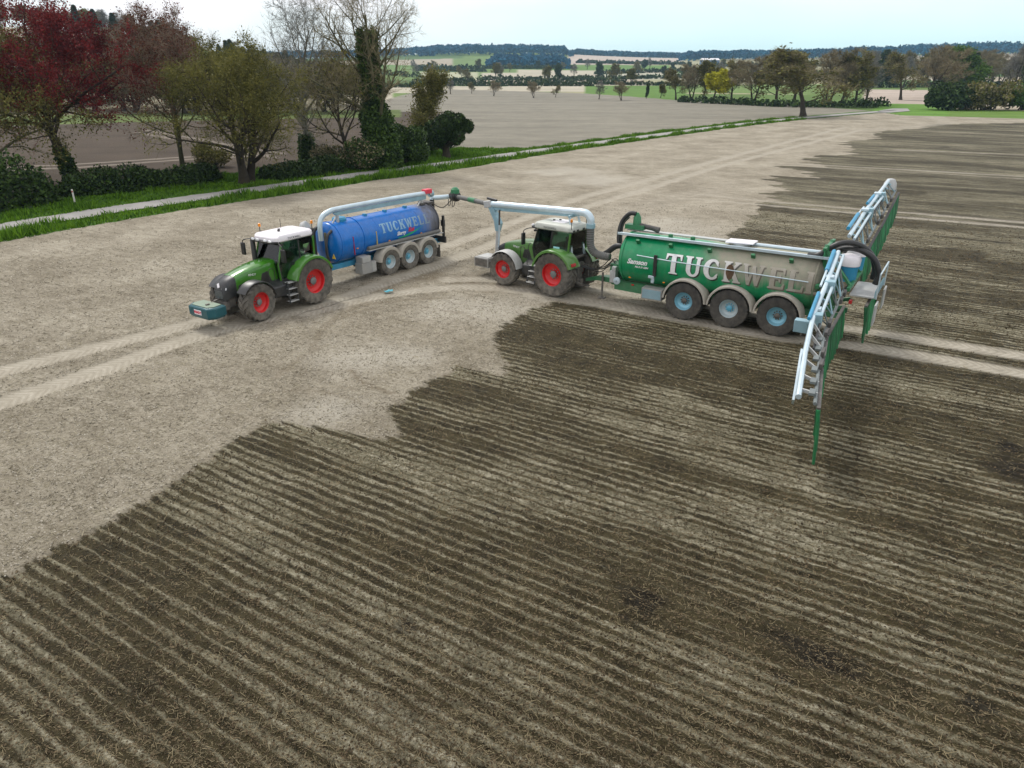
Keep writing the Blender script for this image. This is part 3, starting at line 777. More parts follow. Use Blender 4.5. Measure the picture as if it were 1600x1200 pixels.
def blob_shrub(name, loc, dims, label, cat, mats, seed, n=9000, size=0.22, group=None, lumps=14, stem=True, kind=None):
    "a dense leafy mass: clumps of leaves over an inner body, with woody stems"
    rg = np.random.default_rng(seed)
    root = thing(name, loc, 0, label, cat, group)
    if kind: root['kind'] = kind
    dx, dy, dz = dims
    cs = np.stack([rg.uniform(-.5, .5, lumps) * dx * 0.78, rg.uniform(-.5, .5, lumps) * dy * 0.78, rg.uniform(0.22, 0.72, lumps) * dz], -1)
    rad = rg.uniform(0.20, 0.36, lumps) * min(max(dy, dx * 0.35), dz * 1.1)
    k = rg.integers(0, lumps, n)
    d = norm(rg.normal(size=(n, 3))); rr = rad[k][:, None] * (0.55 + 0.5 * rg.uniform(0, 1, (n, 1)) ** 0.5) * (0.85 + 0.35 * vnoise(d[:, 0] * 3 + k * 7, d[:, 1] * 3 + d[:, 2] * 2)[:, None])
    c = cs[k] + d * rr * np.array([1.15, 1.15, 0.95]); c[:, 2] = np.abs(c[:, 2]) + 0.03
    lv, lf = leaves(rg, c, 0.05, size, 1.5)
    mi = (rg.uniform(size=len(lf)) < 0.3).astype(int) if len(mats) > 1 else None
    fast_mesh("foliage", lv, lf, [M[q] for q in mats], root, False, mi)
    if stem:
        B = 7
        P = np.zeros((B, 6, 3)); P[:, 0, :2] = rg.uniform(-.12, .12, (B, 2)) * np.array([dx, dy]); P[:, 0, 2] = -0.08
        tg = cs[rg.integers(0, lumps, B)]
        for j in range(1, 6): P[:, j] = P[:, 0] * (1 - j / 5) + tg * (j / 5) + rg.normal(size=(B, 3)) * 0.03 * dz
        V, F = tubes(P, np.linspace(0.09, 0.025, 6)[None].repeat(B, 0) * dz / 3, 5)
        fast_mesh("stem", V, F, M['bark_dark'], root, True)['kind'] = 'stuff'
    return root
def on(x, y, dz=0.0):
    p = gp(x, y); return (p[0], p[1], tz(p[0], p[1]) + dz)

# ---- the row of trees beyond the lane, left to right
make_tree("drooping_tree", on(2, 303), "olive gold drooping tree cut by the left edge of the photo", seed=4, h=12.5, lean=(0.0, 0.0), tr=0.42, limbs=12, limb_ang=(45, 80), limb_len=(0.50, 0.70), up=-0.03, sub=7, sub2=6,
          twig=9, twig_len=1.1, twig_w=0.013, twig_mat='leaf_gold', bark='bark_olive', leaf='leaf_olive', nleaf=15000, leaf_size=0.13, leaf_spread=0.5, fork=0.22)
make_tree("copper_tree", on(115, 285), "dark red copper leaved tree with an ivy covered trunk", seed=8, h=14.0, tr=0.50, lean=(0.05, 0.0), limbs=19, limb_ang=(50, 88), limb_len=(0.58, 0.76), up=0.035, sub=7, sub2=6,
          twig=12, twig_len=1.0, twig_w=0.013, twig_mat='leaf_red', bark='bark_dark', leaf='leaf_red', nleaf=36000, leaf_size=0.12, leaf_spread=0.32, fork=0.26, ivy=2500, ivy_h=(0.02, 0.24), ivy_r=0.75, leafside=lambda c: c[:, 2] > 4.6)
make_tree("forked_tree", on(285, 270), "purple brown budding tree with a pale forked trunk behind the hedge", seed=14, h=12.5, tr=0.36, limbs=14, limb_ang=(30, 75), limb_len=(0.52, 0.70), up=0.12, sub=6, sub2=6, stems=2,
          twig=12, twig_len=1.0, twig_w=0.012, twig_mat='twig_purple', bark='bark_olive', leaf='leaf_rust', nleaf=12000, leaf_size=0.12, leaf_spread=0.35, fork=0.34)
make_tree("willow_tree", on(385, 286), "broad olive willow with several dark stems from one base", seed=21, h=9.6, tr=0.62, limbs=11, limb_ang=(28, 72), limb_len=(0.62, 0.84), up=0.04, sub=6, sub2=6, stems=3,
          twig=12, twig_len=1.1, twig_w=0.013, twig_mat='leaf_olive', bark='bark_dark', leaf='leaf_olive', nleaf=21000, leaf_size=0.115, leaf_spread=0.36, fork=0.22)
make_tree("bare_ash_tree", on(481, 251), "tall pale leafless tree with fan of upright branches and ivy at its foot", seed=33, h=15.5, tr=0.40, limbs=18, limb_ang=(28, 62), limb_len=(0.44, 0.62), up=0.10, sub=8, sub2=8,
          twig=7, twig_len=0.9, twig_w=0.011, twig_mat='twig_grey', bark='bark_pale', fork=0.22, ivy=2600, ivy_h=(0.01, 0.20), ivy_r=1.0)
make_tree("small_bare_tree", on(545, 262), "smaller leafless brown tree between the two tall bare trees", seed=38, h=9.5, tr=0.30, limbs=13, limb_ang=(30, 72), limb_len=(0.56, 0.74), up=0.12, sub=7, sub2=6,
          twig=9, twig_len=0.8, twig_w=0.011, twig_mat='twig_brown', bark='bark_dark', fork=0.3, leaf='leaf_olive', nleaf=1800, leaf_size=0.14)
make_tree("ivy_clad_tree", on(606, 263), "tallest leafless tree, its trunk thickly clad in dark green ivy", seed=47, h=16.5, tr=0.60, limbs=19, limb_ang=(34, 74), limb_len=(0.42, 0.60), up=0.11, sub=8, sub2=8,
          twig=8, twig_len=0.9, twig_w=0.011, twig_mat='twig_brown', bark='bark_olive', fork=0.28, ivy=21000, ivy_h=(0.0, 0.88), ivy_r=1.75)
make_tree("olive_budding_tree", on(668, 236), "olive budding tree with yellow green top behind the round evergreen", seed=52, h=9.0, tr=0.32, limbs=11, limb_ang=(28, 60), limb_len=(0.34, 0.5), up=0.1, sub=6, sub2=5,
          twig=7, twig_len=0.8, twig_w=0.012, twig_mat='twig_brown', bark='bark_dark', leaf='leaf_olive', nleaf=14000, leaf_size=0.14, leaf_spread=0.45, fork=0.2)

def round_evergreen():
    p = on(697, 246)
    rg = np.random.default_rng(61)
    root = thing("round_evergreen", p, 0, "dark round headed evergreen on a short trunk beside the lane", "tree")
    P = np.array([[[0, 0, -0.1], [0.05, 0, 0.5], [0.0, 0.05, 1.1], [0.1, 0, 1.8], [0.1, 0.1, 2.8]]], float); R = np.array([[0.62, 0.45, 0.42, 0.38, 0.2]])
    b, r_ = grow(rg, P, R, 9, 0.45, 0.98, (35, 75), (0.9, 1.3), 6, 0.08, 0.12)
    V, F = join([tubes(P, R, 9), tubes(b, r_, 5)])
    fast_mesh("trunk", V, F, M['bark_dark'], root, True)
    lum = 34; c = norm(rg.normal(size=(lum, 3))) * rg.uniform(0.35, 1, (lum, 1)) * np.array([2.7, 2.5, 1.75]) + np.array([0.35, 0, 3.35]); c[:, 2] = np.maximum(c[:, 2], 1.9)
    rad = rg.uniform(0.65, 1.15, lum); n = 26000; k = rg.integers(0, lum, n); d = norm(rg.normal(size=(n, 3)))
    cc = c[k] + d * rad[k][:, None] * (0.72 + 0.32 * rg.uniform(size=(n, 1)))
    lv, lf = leaves(rg, cc, 0.05, 0.2, 1.4)
    fast_mesh("crown", lv, lf, [M['leaf_dark'], M['leaf_ivy']], root, False, (rg.uniform(size=len(lf)) < 0.22).astype(int))
round_evergreen()

# ---- hedges and bushes along the far side of the lane
def hedge(name, pts, label, mats, hgt, wid, seed, per_m=330, size=0.2, top=0.35, cat='hedge', group=None):
    rg = np.random.default_rng(seed)
    P = np.array(cr2(pts, 6)); seg = np.hypot(*np.diff(P, axis=0).T); L = seg.sum(); cum = np.concatenate([[0], np.cumsum(seg)])
    n = int(L * per_m); t = rg.uniform(0, L, n)
    x = np.interp(t, cum, P[:, 0]); y = np.interp(t, cum, P[:, 1])
    dx = np.gradient(P[:, 0]); dy = np.gradient(P[:, 1]); nl = np.hypot(dx, dy)
    nx = np.interp(t, cum, -dy / nl); ny = np.interp(t, cum, dx / nl)
    endf = np.clip(np.minimum(t, L - t) / (wid * 0.8), 0, 1) ** 0.5
    hh = hgt * (1 + top * (vnoise(t * 0.35 + seed, t * 0 + 1.7) - 0.5) * 2 + 0.25 * (vnoise(t * 1.1, t * 0 + seed) - 0.5)) * (0.35 + 0.65 * endf)
    ww = wid * (0.8 + 0.5 * vnoise(t * 0.4, t * 0 + 9.1 + seed)) * (0.4 + 0.6 * endf)
    th = rg.uniform(0, np.pi, n); rad = 1 - 0.42 * rg.uniform(size=n) ** 2
    off = np.cos(th) * np.abs(np.cos(th)) ** -0.35 * ww * 0.5 * rad
    z = np.sin(th) ** 0.75 * hh * rad
    lowf = rg.uniform(size=n) < 0.35; z = np.where(lowf, rg.uniform(0.02, 0.6, n) * hh, z)
    gx, gy = x + nx * off, y + ny * off
    c = np.stack([gx, gy, z], -1)
    o = P.mean(0); base = np.array([o[0], o[1], 0.0])
    c[:, 2] += terrain(gx, gy)
    lv, lf = leaves(rg, c - base, 0.06 * hgt, size, 1.4)
    root = thing(name, tuple(base), 0, label, cat, group)
    fast_mesh("foliage", lv, lf, [M[q] for q in mats], root, False, (rg.uniform(size=len(lf)) < 0.3).astype(int) if len(mats) > 1 else None)
    # woody stems at the foot
    k = max(4, int(L / 1.6)); tt = np.linspace(0.3, L - 0.3, k); sx_, sy_ = np.interp(tt, cum, P[:, 0]), np.interp(tt, cum, P[:, 1])
    S = np.zeros((k, 4, 3)); S[:, :, 0] = sx_[:, None] - base[0]; S[:, :, 1] = sy_[:, None] - base[1]
    S[:, :, 2] = terrain(sx_, sy_)[:, None] + np.array([-0.1, 0.3, 0.55, 0.75]) * hgt * 0.8
    S[:, 1:] += rg.normal(size=(k, 3, 3)) * 0.08 * hgt
    V, F = tubes(S, np.linspace(0.05, 0.02, 4)[None].repeat(k, 0), 4)
    fast_mesh("stem", V, F, M['bark_dark'], root, True)['kind'] = 'stuff'
    return root
hedge("dark_hedge", g2([(95, 307), (160, 301), (230, 294), (300, 287), (340, 281)]), "long dark hedge at the foot of the copper tree, beside the lane", ['leaf_dark', 'leaf_ivy'], 1.8, 3.0, 71, 800, 0.19, 0.2)
hedge("tall_green_hedge", g2([(-300, 372), (-200, 356), (-90, 341), (10, 326), (80, 314)]), "taller lighter green hedge at the left edge of the photo", ['leaf_ivy', 'leaf_dark'], 3.4, 3.4, 72, 800, 0.2, 0.25)
hedge("low_dark_hedge", g2([(410, 282), (450, 278), (500, 273), (530, 268)]), "low dark hedge between the willow and the ivy clad tree", ['leaf_dark'], 1.7, 2.8, 73, 900, 0.18, 0.25)
blob_shrub("bramble_bush", on(566, 266), (4.6, 3.0, 3.4), "brown green bramble bush at the foot of the smaller bare tree", "bush", ['leaf_ivy', 'twig_brown'], 81, 8000, 0.17)
blob_shrub("elder_bush", on(632, 257), (4.4, 3.2, 5.2), "leafy dark bush right of the ivy clad trunk", "bush", ['leaf_ivy', 'leaf_dark'], 82, 12000, 0.18, lumps=18)
blob_shrub("thorn_bush", on(660, 240), (4.5, 3.0, 3.6), "olive thorn bush left of the round evergreen", "bush", ['leaf_ivy', 'leaf_olive'], 84, 9000, 0.18)
blob_shrub("brown_bush", on(512, 258), (3.4, 2.4, 2.3), "bare brown bush right of the pale tall tree's foot", "bush", ['twig_brown', 'leaf_dark'], 85, 4000, 0.15)
blob_shrub("understorey_bush", on(330, 262), (3.6, 2.6, 2.6), "sparse olive bush behind the hedge beside the willow", "bush", ['leaf_olive', 'twig_brown'], 86, 4500, 0.16)

# ---- grass on the verges: tufts of blades, densest along the lane
def grass(name, label, pred, n, box, hgt, seed, wid=0.06):
    rg = np.random.default_rng(seed)
    x = rg.uniform(box[0], box[1], n); y = rg.uniform(box[2], box[3], n)
    d, s, p = seg_dist(x, y, PATH); sd_ = d * s; px = 800 + 1234 * x / np.maximum(y, 1)
    m = pred(sd_, px, x, y); x, y, sd_, px = x[m], y[m], sd_[m], px[m]
    tuft = fbm(x * 0.55, y * 0.55, 2)
    hh = hgt * (0.35 + 1.5 * np.clip(tuft - 0.35, 0, 1) * 1.6) * rg.uniform(0.5, 1.3, len(x))
    th = rg.uniform(0, 6.28, len(x)); w = wid * rg.uniform(0.6, 1.5, len(x))
    ln = rg.normal(size=(len(x), 2)) * 0.35 * hh[:, None]
    z = terrain(x, y) - 0.02
    A = np.stack([x - np.cos(th) * w, y - np.sin(th) * w, z], -1); B = np.stack([x + np.cos(th) * w, y + np.sin(th) * w, z], -1)
    C = np.stack([x + ln[:, 0], y + ln[:, 1], z + hh], -1)
    V = np.stack([A, B, C], 1).reshape(-1, 3)
    o = fast_mesh(name, V, np.arange(len(V)).reshape(-1, 3), M['grass'])
    return tag(o, label, 'grass', None, 'stuff')
def vn(sd_, px, x, y):
    return (sd_ < -1.15) & (sd_ > -np.interp(px, [-400, 0, 400, 700, 900, 1400], [4.6, 4.4, 4.3, 4.3, 3.0, 2.4]) - 0.9 * (fbm(x * 0.35, y * 0.35, 2) - 0.5) + 0.1) & (px < 1400) & (y > 25)
def vf(sd_, px, x, y):
    return (sd_ > 1.15) & (sd_ < np.interp(px, [-400, 0, 500, 640, 740, 830, 1400], [10, 10, 12, 14, 9, 3.4, 3.2])) & (px < 1400) & (y > 25)
grass("grass_verge", "long green grass verge between the lane and the field", vn, 900000, (-50, 62, 34, 180), 0.55, 91)
grass("grass_bank", "green grass bank beyond the lane under the trees", vf, 900000, (-60, 62, 36, 180), 0.34, 92)
# ---- middle distance: a few tree kinds, copied
def proto(name, **kw):
    return make_tree(name, (0, 0, -500), "", **kw)
PR = {
 'brown': proto("field_tree", seed=101, h=11.0, tr=0.30, limbs=11, limb_ang=(28, 68), limb_len=(0.36, 0.52), sub=6, sub2=6, twig=12, twig_len=1.1, twig_w=0.026, twig_mat='twig_brown', fork=0.24, leaf='leaf_olive', nleaf=2600, leaf_size=0.24, leaf_spread=0.35),
 'brown2': proto("field_tree", seed=107, h=11.0, tr=0.34, limbs=10, limb_ang=(30, 72), limb_len=(0.38, 0.56), sub=6, sub2=6, twig=12, twig_len=1.1, twig_w=0.028, twig_mat='twig_tan', fork=0.26, stems=2),
 'grey': proto("field_tree", seed=113, h=11.0, tr=0.30, limbs=11, limb_ang=(25, 60), limb_len=(0.34, 0.50), sub=6, sub2=6, twig=12, twig_len=1.1, twig_w=0.028, twig_mat='twig_grey', bark='bark_dark', fork=0.22),
 'olive': proto("field_tree", seed=119, h=11.0, tr=0.32, limbs=11, limb_ang=(28, 66), limb_len=(0.36, 0.52), sub=6, sub2=5, twig=7, twig_len=0.9, twig_w=0.022, twig_mat='twig_brown', leaf='leaf_olive', nleaf=5000, leaf_size=0.34, leaf_spread=0.4, fork=0.22),
 'green': proto("field_tree", seed=127, h=11.0, tr=0.32, limbs=11, limb_ang=(28, 64), limb_len=(0.32, 0.46), sub=6, sub2=5, twig=4, twig_len=0.8, twig_w=0.02, twig_mat='twig_brown', leaf='leaf_green', nleaf=9000, leaf_size=0.34, leaf_spread=0.45, fork=0.2),
 'yellow': proto("field_tree", seed=131, h=8.0, tr=0.28, limbs=12, limb_ang=(35, 75), limb_len=(0.40, 0.5), sub=6, sub2=5, twig=2, twig_len=0.6, twig_w=0.02, twig_mat='twig_brown', leaf='leaf_yellow', nleaf=11000, leaf_size=0.42, leaf_spread=0.35, fork=0.42),
 'ever': proto("field_tree", seed=137, h=10.0, tr=0.30, limbs=12, limb_ang=(30, 70), limb_len=(0.30, 0.42), sub=6, sub2=5, twig=2, twig_mat='twig_brown', leaf='leaf_dark', nleaf=9000, leaf_size=0.36, leaf_spread=0.4, fork=0.10),
}
PH = {'yellow': 8.0, 'ever': 10.0}
def place(kind, name, px, py, hpx, label, cat='tree', group=None, wide=1.0, used=set(), Y=None):
    p = gp(px, py) if Y is None else np.array([(px - 800) / 1234.0 * Y, Y, 0.0])
    z = tz(p[0], p[1])
    zc = p[1] * CP + CAM_H * SP
    h = hpx * zc / (FPX * 0.955)
    o = PR[kind] if kind not in used else copy_tree(PR[kind])
    used.add(kind)
    s = h / (PH.get(kind, 11.0) * 1.2)
    o.name = name; o.location = (p[0], p[1], z - 0.05); o.rotation_euler = (0, 0, hash((px, py)) % 628 / 100.0); o.scale = (s * wide, s * wide, s)
    tag(o, label, cat, group)
    if not group and 'group' in o: del o['group']
    return o
place('brown', "lone_field_tree", 1255, 182, 98, "large lone brown twiggy tree standing in the field edge beside the lane", wide=1.95)
small = [(704, 147, 21, 'grey'), (737, 146, 17, 'brown'), (771, 150, 22, 'brown2'), (834, 153, 24, 'brown2'), (868, 152, 18, 'brown'), (936, 155, 26, 'grey'), (971, 157, 28, 'brown2')]
nth = ["leftmost", "second from left", "third from left", "fourth from left", "fifth from left", "sixth from left", "rightmost"]
for i, (x, y, h, k) in enumerate(small):
    place(k, "roadside_tree", x, y, h, "small bare roadside tree at the far field edge, %s of seven" % nth[i], group="small bare trees along the far field edge", wide=1.25)
row = [(1032, 153, 20, 'olive', "low olive bushy tree on the green meadow edge"), (1056, 156, 46, 'brown', "bare brown tree at the left end of the hedgerow by the meadow"),
       (1080, 157, 52, 'brown2', "bare tan tree just left of the bright yellow tree"), (1098, 157, 58, 'olive', "tall olive tree directly behind the bright yellow tree"),
       (1113, 161, 46, 'yellow', "round bright yellow tree in the far hedgerow"), (1143, 160, 62, 'brown', "bare brown tree just right of the bright yellow tree"),
       (1178, 162, 68, 'brown2', "spreading bare tree second to the right of the bright yellow tree"), (1213, 164, 76, 'olive', "olive brown tree just left of the large lone field tree"),
       (1290, 166, 82, 'brown2', "bare tree just right of the large lone field tree"), (1313, 166, 76, 'olive', "olive tree, second right of the lone field tree"),
       (1334, 165, 76, 'brown', "many limbed bare tree, third right of the lone field tree"), (1352, 163, 70, 'grey', "grey bare tree left of the green meadow gap"),
       (1407, 156, 70, 'brown', "left one of two bare trees standing on the green meadow"), (1450, 154, 76, 'brown2', "right one of two bare trees standing on the green meadow"),
       (1511, 152, 74, 'green', "fresh green leafed tree behind the bushes at right"), (1582, 152, 76, 'grey', "grey bare tree near the right edge of the photo"),
       (1600, 154, 64, 'ever', "dark evergreen tree cut by the right edge of the photo"), (1240, 160, 74, 'olive', "olive tree standing behind the lone field tree"), (1010, 154, 22, 'ever', "narrow dark evergreen tree on the meadow edge")]
for x, y, h, k, l in row:
    place(k, "hedgerow_tree", x, y, h, l, group="trees along the far hedgerow", wide=0.6 if 'narrow' in l else 1.3)
rr_ = random.Random(77)
LOOK = {'brown': 'bare brown tree', 'grey': 'bare grey tree', 'brown2': 'bare tan tree', 'olive': 'olive budding tree', 'ever': 'dark evergreen tree'}
for i in range(26):      # the belt of trees behind the pale field at right
    kk = ['brown', 'grey', 'brown2', 'olive', 'ever'][rr_.choice([0, 1, 1, 2, 2, 3, 4])]
    place(kk, "belt_tree", 1345 + i * 12 + rr_.uniform(-5, 5), 0, rr_.uniform(40, 56), LOOK[kk] + " in the dense belt behind the pale field at far right", group="tree belt behind the pale field at right", wide=1.2, Y=rr_.uniform(395, 440))
for i in range(40):      # scattered through the hazy valley
    Y = rr_.choice([470, 560, 640, 700, 800, 900, 980])
    kk = ['brown', 'grey', 'grey', 'olive', 'ever'][rr_.randrange(5)]
    place(kk, "valley_tree", rr_.uniform(640, 1200), 0, rr_.uniform(9, 13) * 1130 * 0.955 / (Y * CP), "small hazy " + LOOK[kk] + " in the valley beyond the far field", group="hazy trees in the valley beyond the far field", wide=1.3, Y=Y + rr_.uniform(-15, 15))
for i in range(170):      # broadleaved wood on the left slope, seen between the near trees
    Y = rr_.choice([rr_.uniform(180, 225), rr_.uniform(200, 330), rr_.uniform(300, 430)])
    kk = ['brown', 'grey', 'olive', 'brown2', 'olive'][rr_.randrange(5)]
    place(kk, "slope_tree", rr_.uniform(-180, 560 - (Y - 185) * 0.5), 0, rr_.uniform(9, 13) * 1130 * 0.955 / (Y * CP), LOOK[kk] + " in the wood on the left slope behind the copper tree", group="wood on the left slope", wide=1.75, Y=Y)
# conifers on the brow at left
def conifer():
    rg = np.random.default_rng(151)
    root = thing("conifer", (0, 0, -500), 0, "dark conifer on the wooded brow at left", "tree", "conifers on the brow at left")
    P = np.zeros((1, 6, 3)); P[0, :, 2] = np.linspace(-0.2, 13.4, 6); V, F = tubes(P, np.linspace(0.25, 0.03, 6)[None], 6)
    fast_mesh("trunk", V, F, M['bark_dark'], root, True)
    n = 2600; t = rg.uniform(0.10, 1, n) ** 0.8; z = t * 13.6; th = rg.uniform(0, 6.28, n); rad = (1 - t) * 3.0 * (0.55 + 0.45 * np.abs(np.sin(z * 2.4))) * np.sqrt(rg.uniform(0.1, 1, n)) + 0.08
    c = np.stack([np.cos(th) * rad, np.sin(th) * rad, z - rad * 0.22], -1)
    lv, lf = leaves(rg, c, 0.1, 0.62, 1.7, 0.4)
    fast_mesh("crown", lv, lf, M['leaf_dark'], root)
    return root
con = conifer()
for i in range(42):
    o = con if i == 0 else copy_tree(con)
    Y = rr_.uniform(360, 430); px = rr_.uniform(120, 470)
    x = (px - 800) / 1234.0 * Y; s = rr_.uniform(0.55, 0.95)
    o.location = (x, Y, tz(x, Y) - 0.1); o.scale = (s * 1.7, s * 1.7, s); o.rotation_euler = (0, 0, rr_.uniform(0, 6))
# bushes at right
blob_shrub("laurel_bush", on(1482, 172), (13, 7, 7.0), "large dark bush at the left end of the right hand bushes", "bush", ['leaf_dark', 'leaf_ivy'], 161, 5200, 0.5, lumps=20)
blob_shrub("hazel_bush", on(1540, 172), (16, 7, 7.2), "broad olive brown bush in the middle of the right hand bushes", "bush", ['leaf_olive', 'twig_brown'], 162, 5200, 0.5, lumps=20)
blob_shrub("privet_bush", on(1597, 172), (10, 6, 6.2), "bright green bush at the right edge of the photo", "bush", ['leaf_green', 'leaf_ivy'], 163, 4500, 0.45, lumps=16)
hedge("field_hedge", g2([(1060, 159.5), (1140, 163), (1220, 167), (1300, 168), (1372, 168.5)]), "low hedge under the trees along the far field edge", ['hedge_far', 'leaf_ivy'], 1.7, 2.4, 171, 26, 0.7)
hedge("field_hedge", g2([(1345, 165), (1372, 166), (1388, 166)]), "short dark hedge left of the lane's turning pad", ['leaf_dark', 'leaf_ivy'], 2.3, 3.0, 172, 40, 0.55)
def polar(px, Y): return ((px - 800) / 1234.0 * Y, Y)
FH = [(640, 930, 452, 1.8), (640, 905, 520, 2.4), (905, 1080, 475, 2.2), (650, 760, 880, 3), (745, 980, 600, 3), (880, 1090, 640, 3), (930, 1100, 840, 3.5), (650, 900, 990, 4), (900, 1070, 1190, 4), (1060, 1400, 700, 4), (1330, 1700, 425, 3.0), (420, 660, 430, 2.2), (200, 560, 330, 2.5), (660, 740, 580, 2.5), (1100, 1500, 1000, 4.5), (350, 660, 700, 4)]
for i, (a_, b_, Y, hh) in enumerate(FH):
    sl_ = rr_.uniform(-0.10, 0.10)
    pts = [polar(a_ + (b_ - a_) * t, Y * (1 + sl_ * (t - 0.5))) for t in (0, 0.33, 0.66, 1)]
    hedge("far_hedge", pts, "thin dark hedge between the small fields of the far valley", ['hedge_far'], hh, hh * 1.5, 180 + i, max(6.0, 5200 / Y), 0.0026 * Y, 0.4, 'hedge', "hedges of the far valley")

# ---- woods on the ridge, too far to tell the trees apart
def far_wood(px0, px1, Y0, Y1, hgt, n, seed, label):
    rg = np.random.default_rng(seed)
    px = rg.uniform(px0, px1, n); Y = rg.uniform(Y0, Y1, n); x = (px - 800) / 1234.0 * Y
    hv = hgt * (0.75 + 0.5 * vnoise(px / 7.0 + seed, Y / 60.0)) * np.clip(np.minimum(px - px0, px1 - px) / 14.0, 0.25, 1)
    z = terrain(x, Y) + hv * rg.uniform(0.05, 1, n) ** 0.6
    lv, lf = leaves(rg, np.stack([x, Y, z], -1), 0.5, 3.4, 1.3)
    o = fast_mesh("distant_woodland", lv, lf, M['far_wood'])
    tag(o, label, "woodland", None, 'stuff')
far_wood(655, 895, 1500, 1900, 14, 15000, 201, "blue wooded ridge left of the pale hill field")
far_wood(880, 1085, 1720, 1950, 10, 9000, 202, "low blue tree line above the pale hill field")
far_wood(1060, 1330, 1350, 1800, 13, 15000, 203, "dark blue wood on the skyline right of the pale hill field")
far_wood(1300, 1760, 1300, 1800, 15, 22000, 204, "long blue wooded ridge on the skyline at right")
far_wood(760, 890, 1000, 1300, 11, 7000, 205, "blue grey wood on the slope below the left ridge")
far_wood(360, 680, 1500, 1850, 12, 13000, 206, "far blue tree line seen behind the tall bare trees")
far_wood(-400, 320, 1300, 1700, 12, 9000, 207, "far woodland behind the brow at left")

# ---- a farm building far off among the trees
def barn():
    x, y = polar(1108, 1130); z = tz(x, y)
    r_ = thing("farm_building", (x, y, z), 0.25, "tiny far farm building with a white roof among blue woods", "building")
    MB().box((0, 0, 3.0), (26, 10, 6.0)).build("wall", paint("barn_wall", (0.10, 0.16, 0.26), 0.7), r_)
    MB().prism([(-5.6, 6.0), (0, 8.6), (5.6, 6.0)], -13.4, 13.4, 'x').build("roof", paint("barn_roof", (0.75, 0.75, 0.76), 0.6), r_)
    MB().box((-5, -5.05, 2.2), (5, 0.3, 4.4)).build("door", paint("barn_door", (0.5, 0.5, 0.5), 0.6), r_)
barn()
def marker_post():
    p = on(117, 316)
    r_ = thing("marker_post", p, 0.3, "small white marker post in front of the dark hedge", "post")
    MB().box((0, 0, 0.5), (0.12, 0.12, 1.05)).build("post", paint("post_white", (0.7, 0.7, 0.62), 0.7), r_, 0.01)
    MB().box((0, -0.065, 0.85), (0.10, 0.02, 0.12)).build("reflector", paint("post_red", (0.4, 0.05, 0.04), 0.5), r_)
marker_post()
# ================================================================== MACHINES
M['green'] = paint("tractor_green", (0.034, 0.185, 0.005), 0.20, dust=0.14, coat=0.6)
M['green2'] = paint("tractor_green_dusty", (0.042, 0.180, 0.010), 0.26, dust=0.36, coat=0.4)
M['dark'] = paint("dark_plastic", (0.012, 0.016, 0.020), 0.35, dust=0.16)
M['iron'] = paint("chassis_iron", (0.035, 0.035, 0.036), 0.55, dust=0.55)
M['black'] = paint("black_rubber_trim", (0.010, 0.011, 0.012), 0.4, dust=0.15)
M['white'] = paint("roof_white", (0.80, 0.78, 0.80), 0.35, dust=0.10, var=0.04)
M['white2'] = paint("roof_white_dusty", (0.50, 0.53, 0.47), 0.45, dust=0.5, var=0.1)
M['red'] = paint("rim_red", (0.58, 0.008, 0.010), 0.32, dust=0.05)
M['tyre'] = paint("tyre_rubber", (0.026, 0.025, 0.023), 0.85, dust=0.6, var=0.25, bump=0.3)
M['tyre_dark'] = paint("tanker_tyre_rubber", (0.022, 0.022, 0.021), 0.85, dust=0.30, var=0.25, bump=0.3)
M['hub'] = paint("hub_grey", (0.13, 0.16, 0.16), 0.5, dust=0.3)
M['galv'] = paint("galvanised_steel", (0.54, 0.66, 0.71), 0.35, metal=0.35, dust=0.14, var=0.1)
M['galv_d'] = paint("galvanised_dull", (0.46, 0.48, 0.47), 0.5, metal=0.25, dust=0.5)
M['galv_b'] = paint("galvanised_bluish", (0.27, 0.44, 0.50), 0.4, metal=0.2, dust=0.2)
M['blue_p'] = paint("cyan_blue_paint", (0.02, 0.26, 0.44), 0.4, dust=0.2)
M['rim_w'] = paint("tanker_rim_silver", (0.50, 0.60, 0.62), 0.4, metal=0.3, dust=0.35)
M['rim_b'] = paint("tanker_rim_blue", (0.10, 0.42, 0.58), 0.35, dust=0.15)
M['rim_wb'] = paint("tanker_rim_cyan", (0.24, 0.54, 0.66), 0.35, metal=0.3, dust=0.18)
M['hose'] = paint("hose_black", (0.012, 0.014, 0.015), 0.4, dust=0.15)
M['hose_g'] = paint("hose_grey_ribbed", (0.11, 0.115, 0.11), 0.6, dust=0.4)
M['hgreen'] = paint("spreader_green", (0.003, 0.15, 0.045), 0.5, dust=0.06, var=0.3)
def vary(m):      # each hose a slightly different green
    nt = m.node_tree; b = [n for n in nt.nodes if n.type == 'BSDF_PRINCIPLED'][0]; src = b.inputs['Base Color'].links[0].from_socket
    oi = node(nt, "ShaderNodeObjectInfo"); r = ramp(nt, [(0.0, 0.45), (1.0, 1.35)]); nt.links.new(oi.outputs['Random'], r.inputs[0])
    nt.links.new(mixc(nt, 1.0, src, r.outputs[0], 'MULTIPLY'), b.inputs['Base Color'])
vary(M['hgreen'])
M['fgreen'] = paint("frame_green", (0.008, 0.16, 0.055), 0.4, dust=0.25)
M['amber'] = paint("beacon_amber", (0.80, 0.26, 0.02), 0.25, dust=0.0)
M['lamp'] = paint("lamp_lens", (0.80, 0.82, 0.84), 0.15, dust=0.0)
M['lred'] = paint("lamp_red", (0.45, 0.02, 0.02), 0.25, dust=0.05)
M['seat'] = paint("seat_cloth", (0.030, 0.026, 0.028), 0.9, dust=0.0)
M['txt_w'] = paint("letter_white", (0.82, 0.84, 0.82), 0.5, dust=0.2, var=0.05)
M['txt_k'] = paint("letter_black", (0.015, 0.02, 0.02), 0.6, dust=0.05)
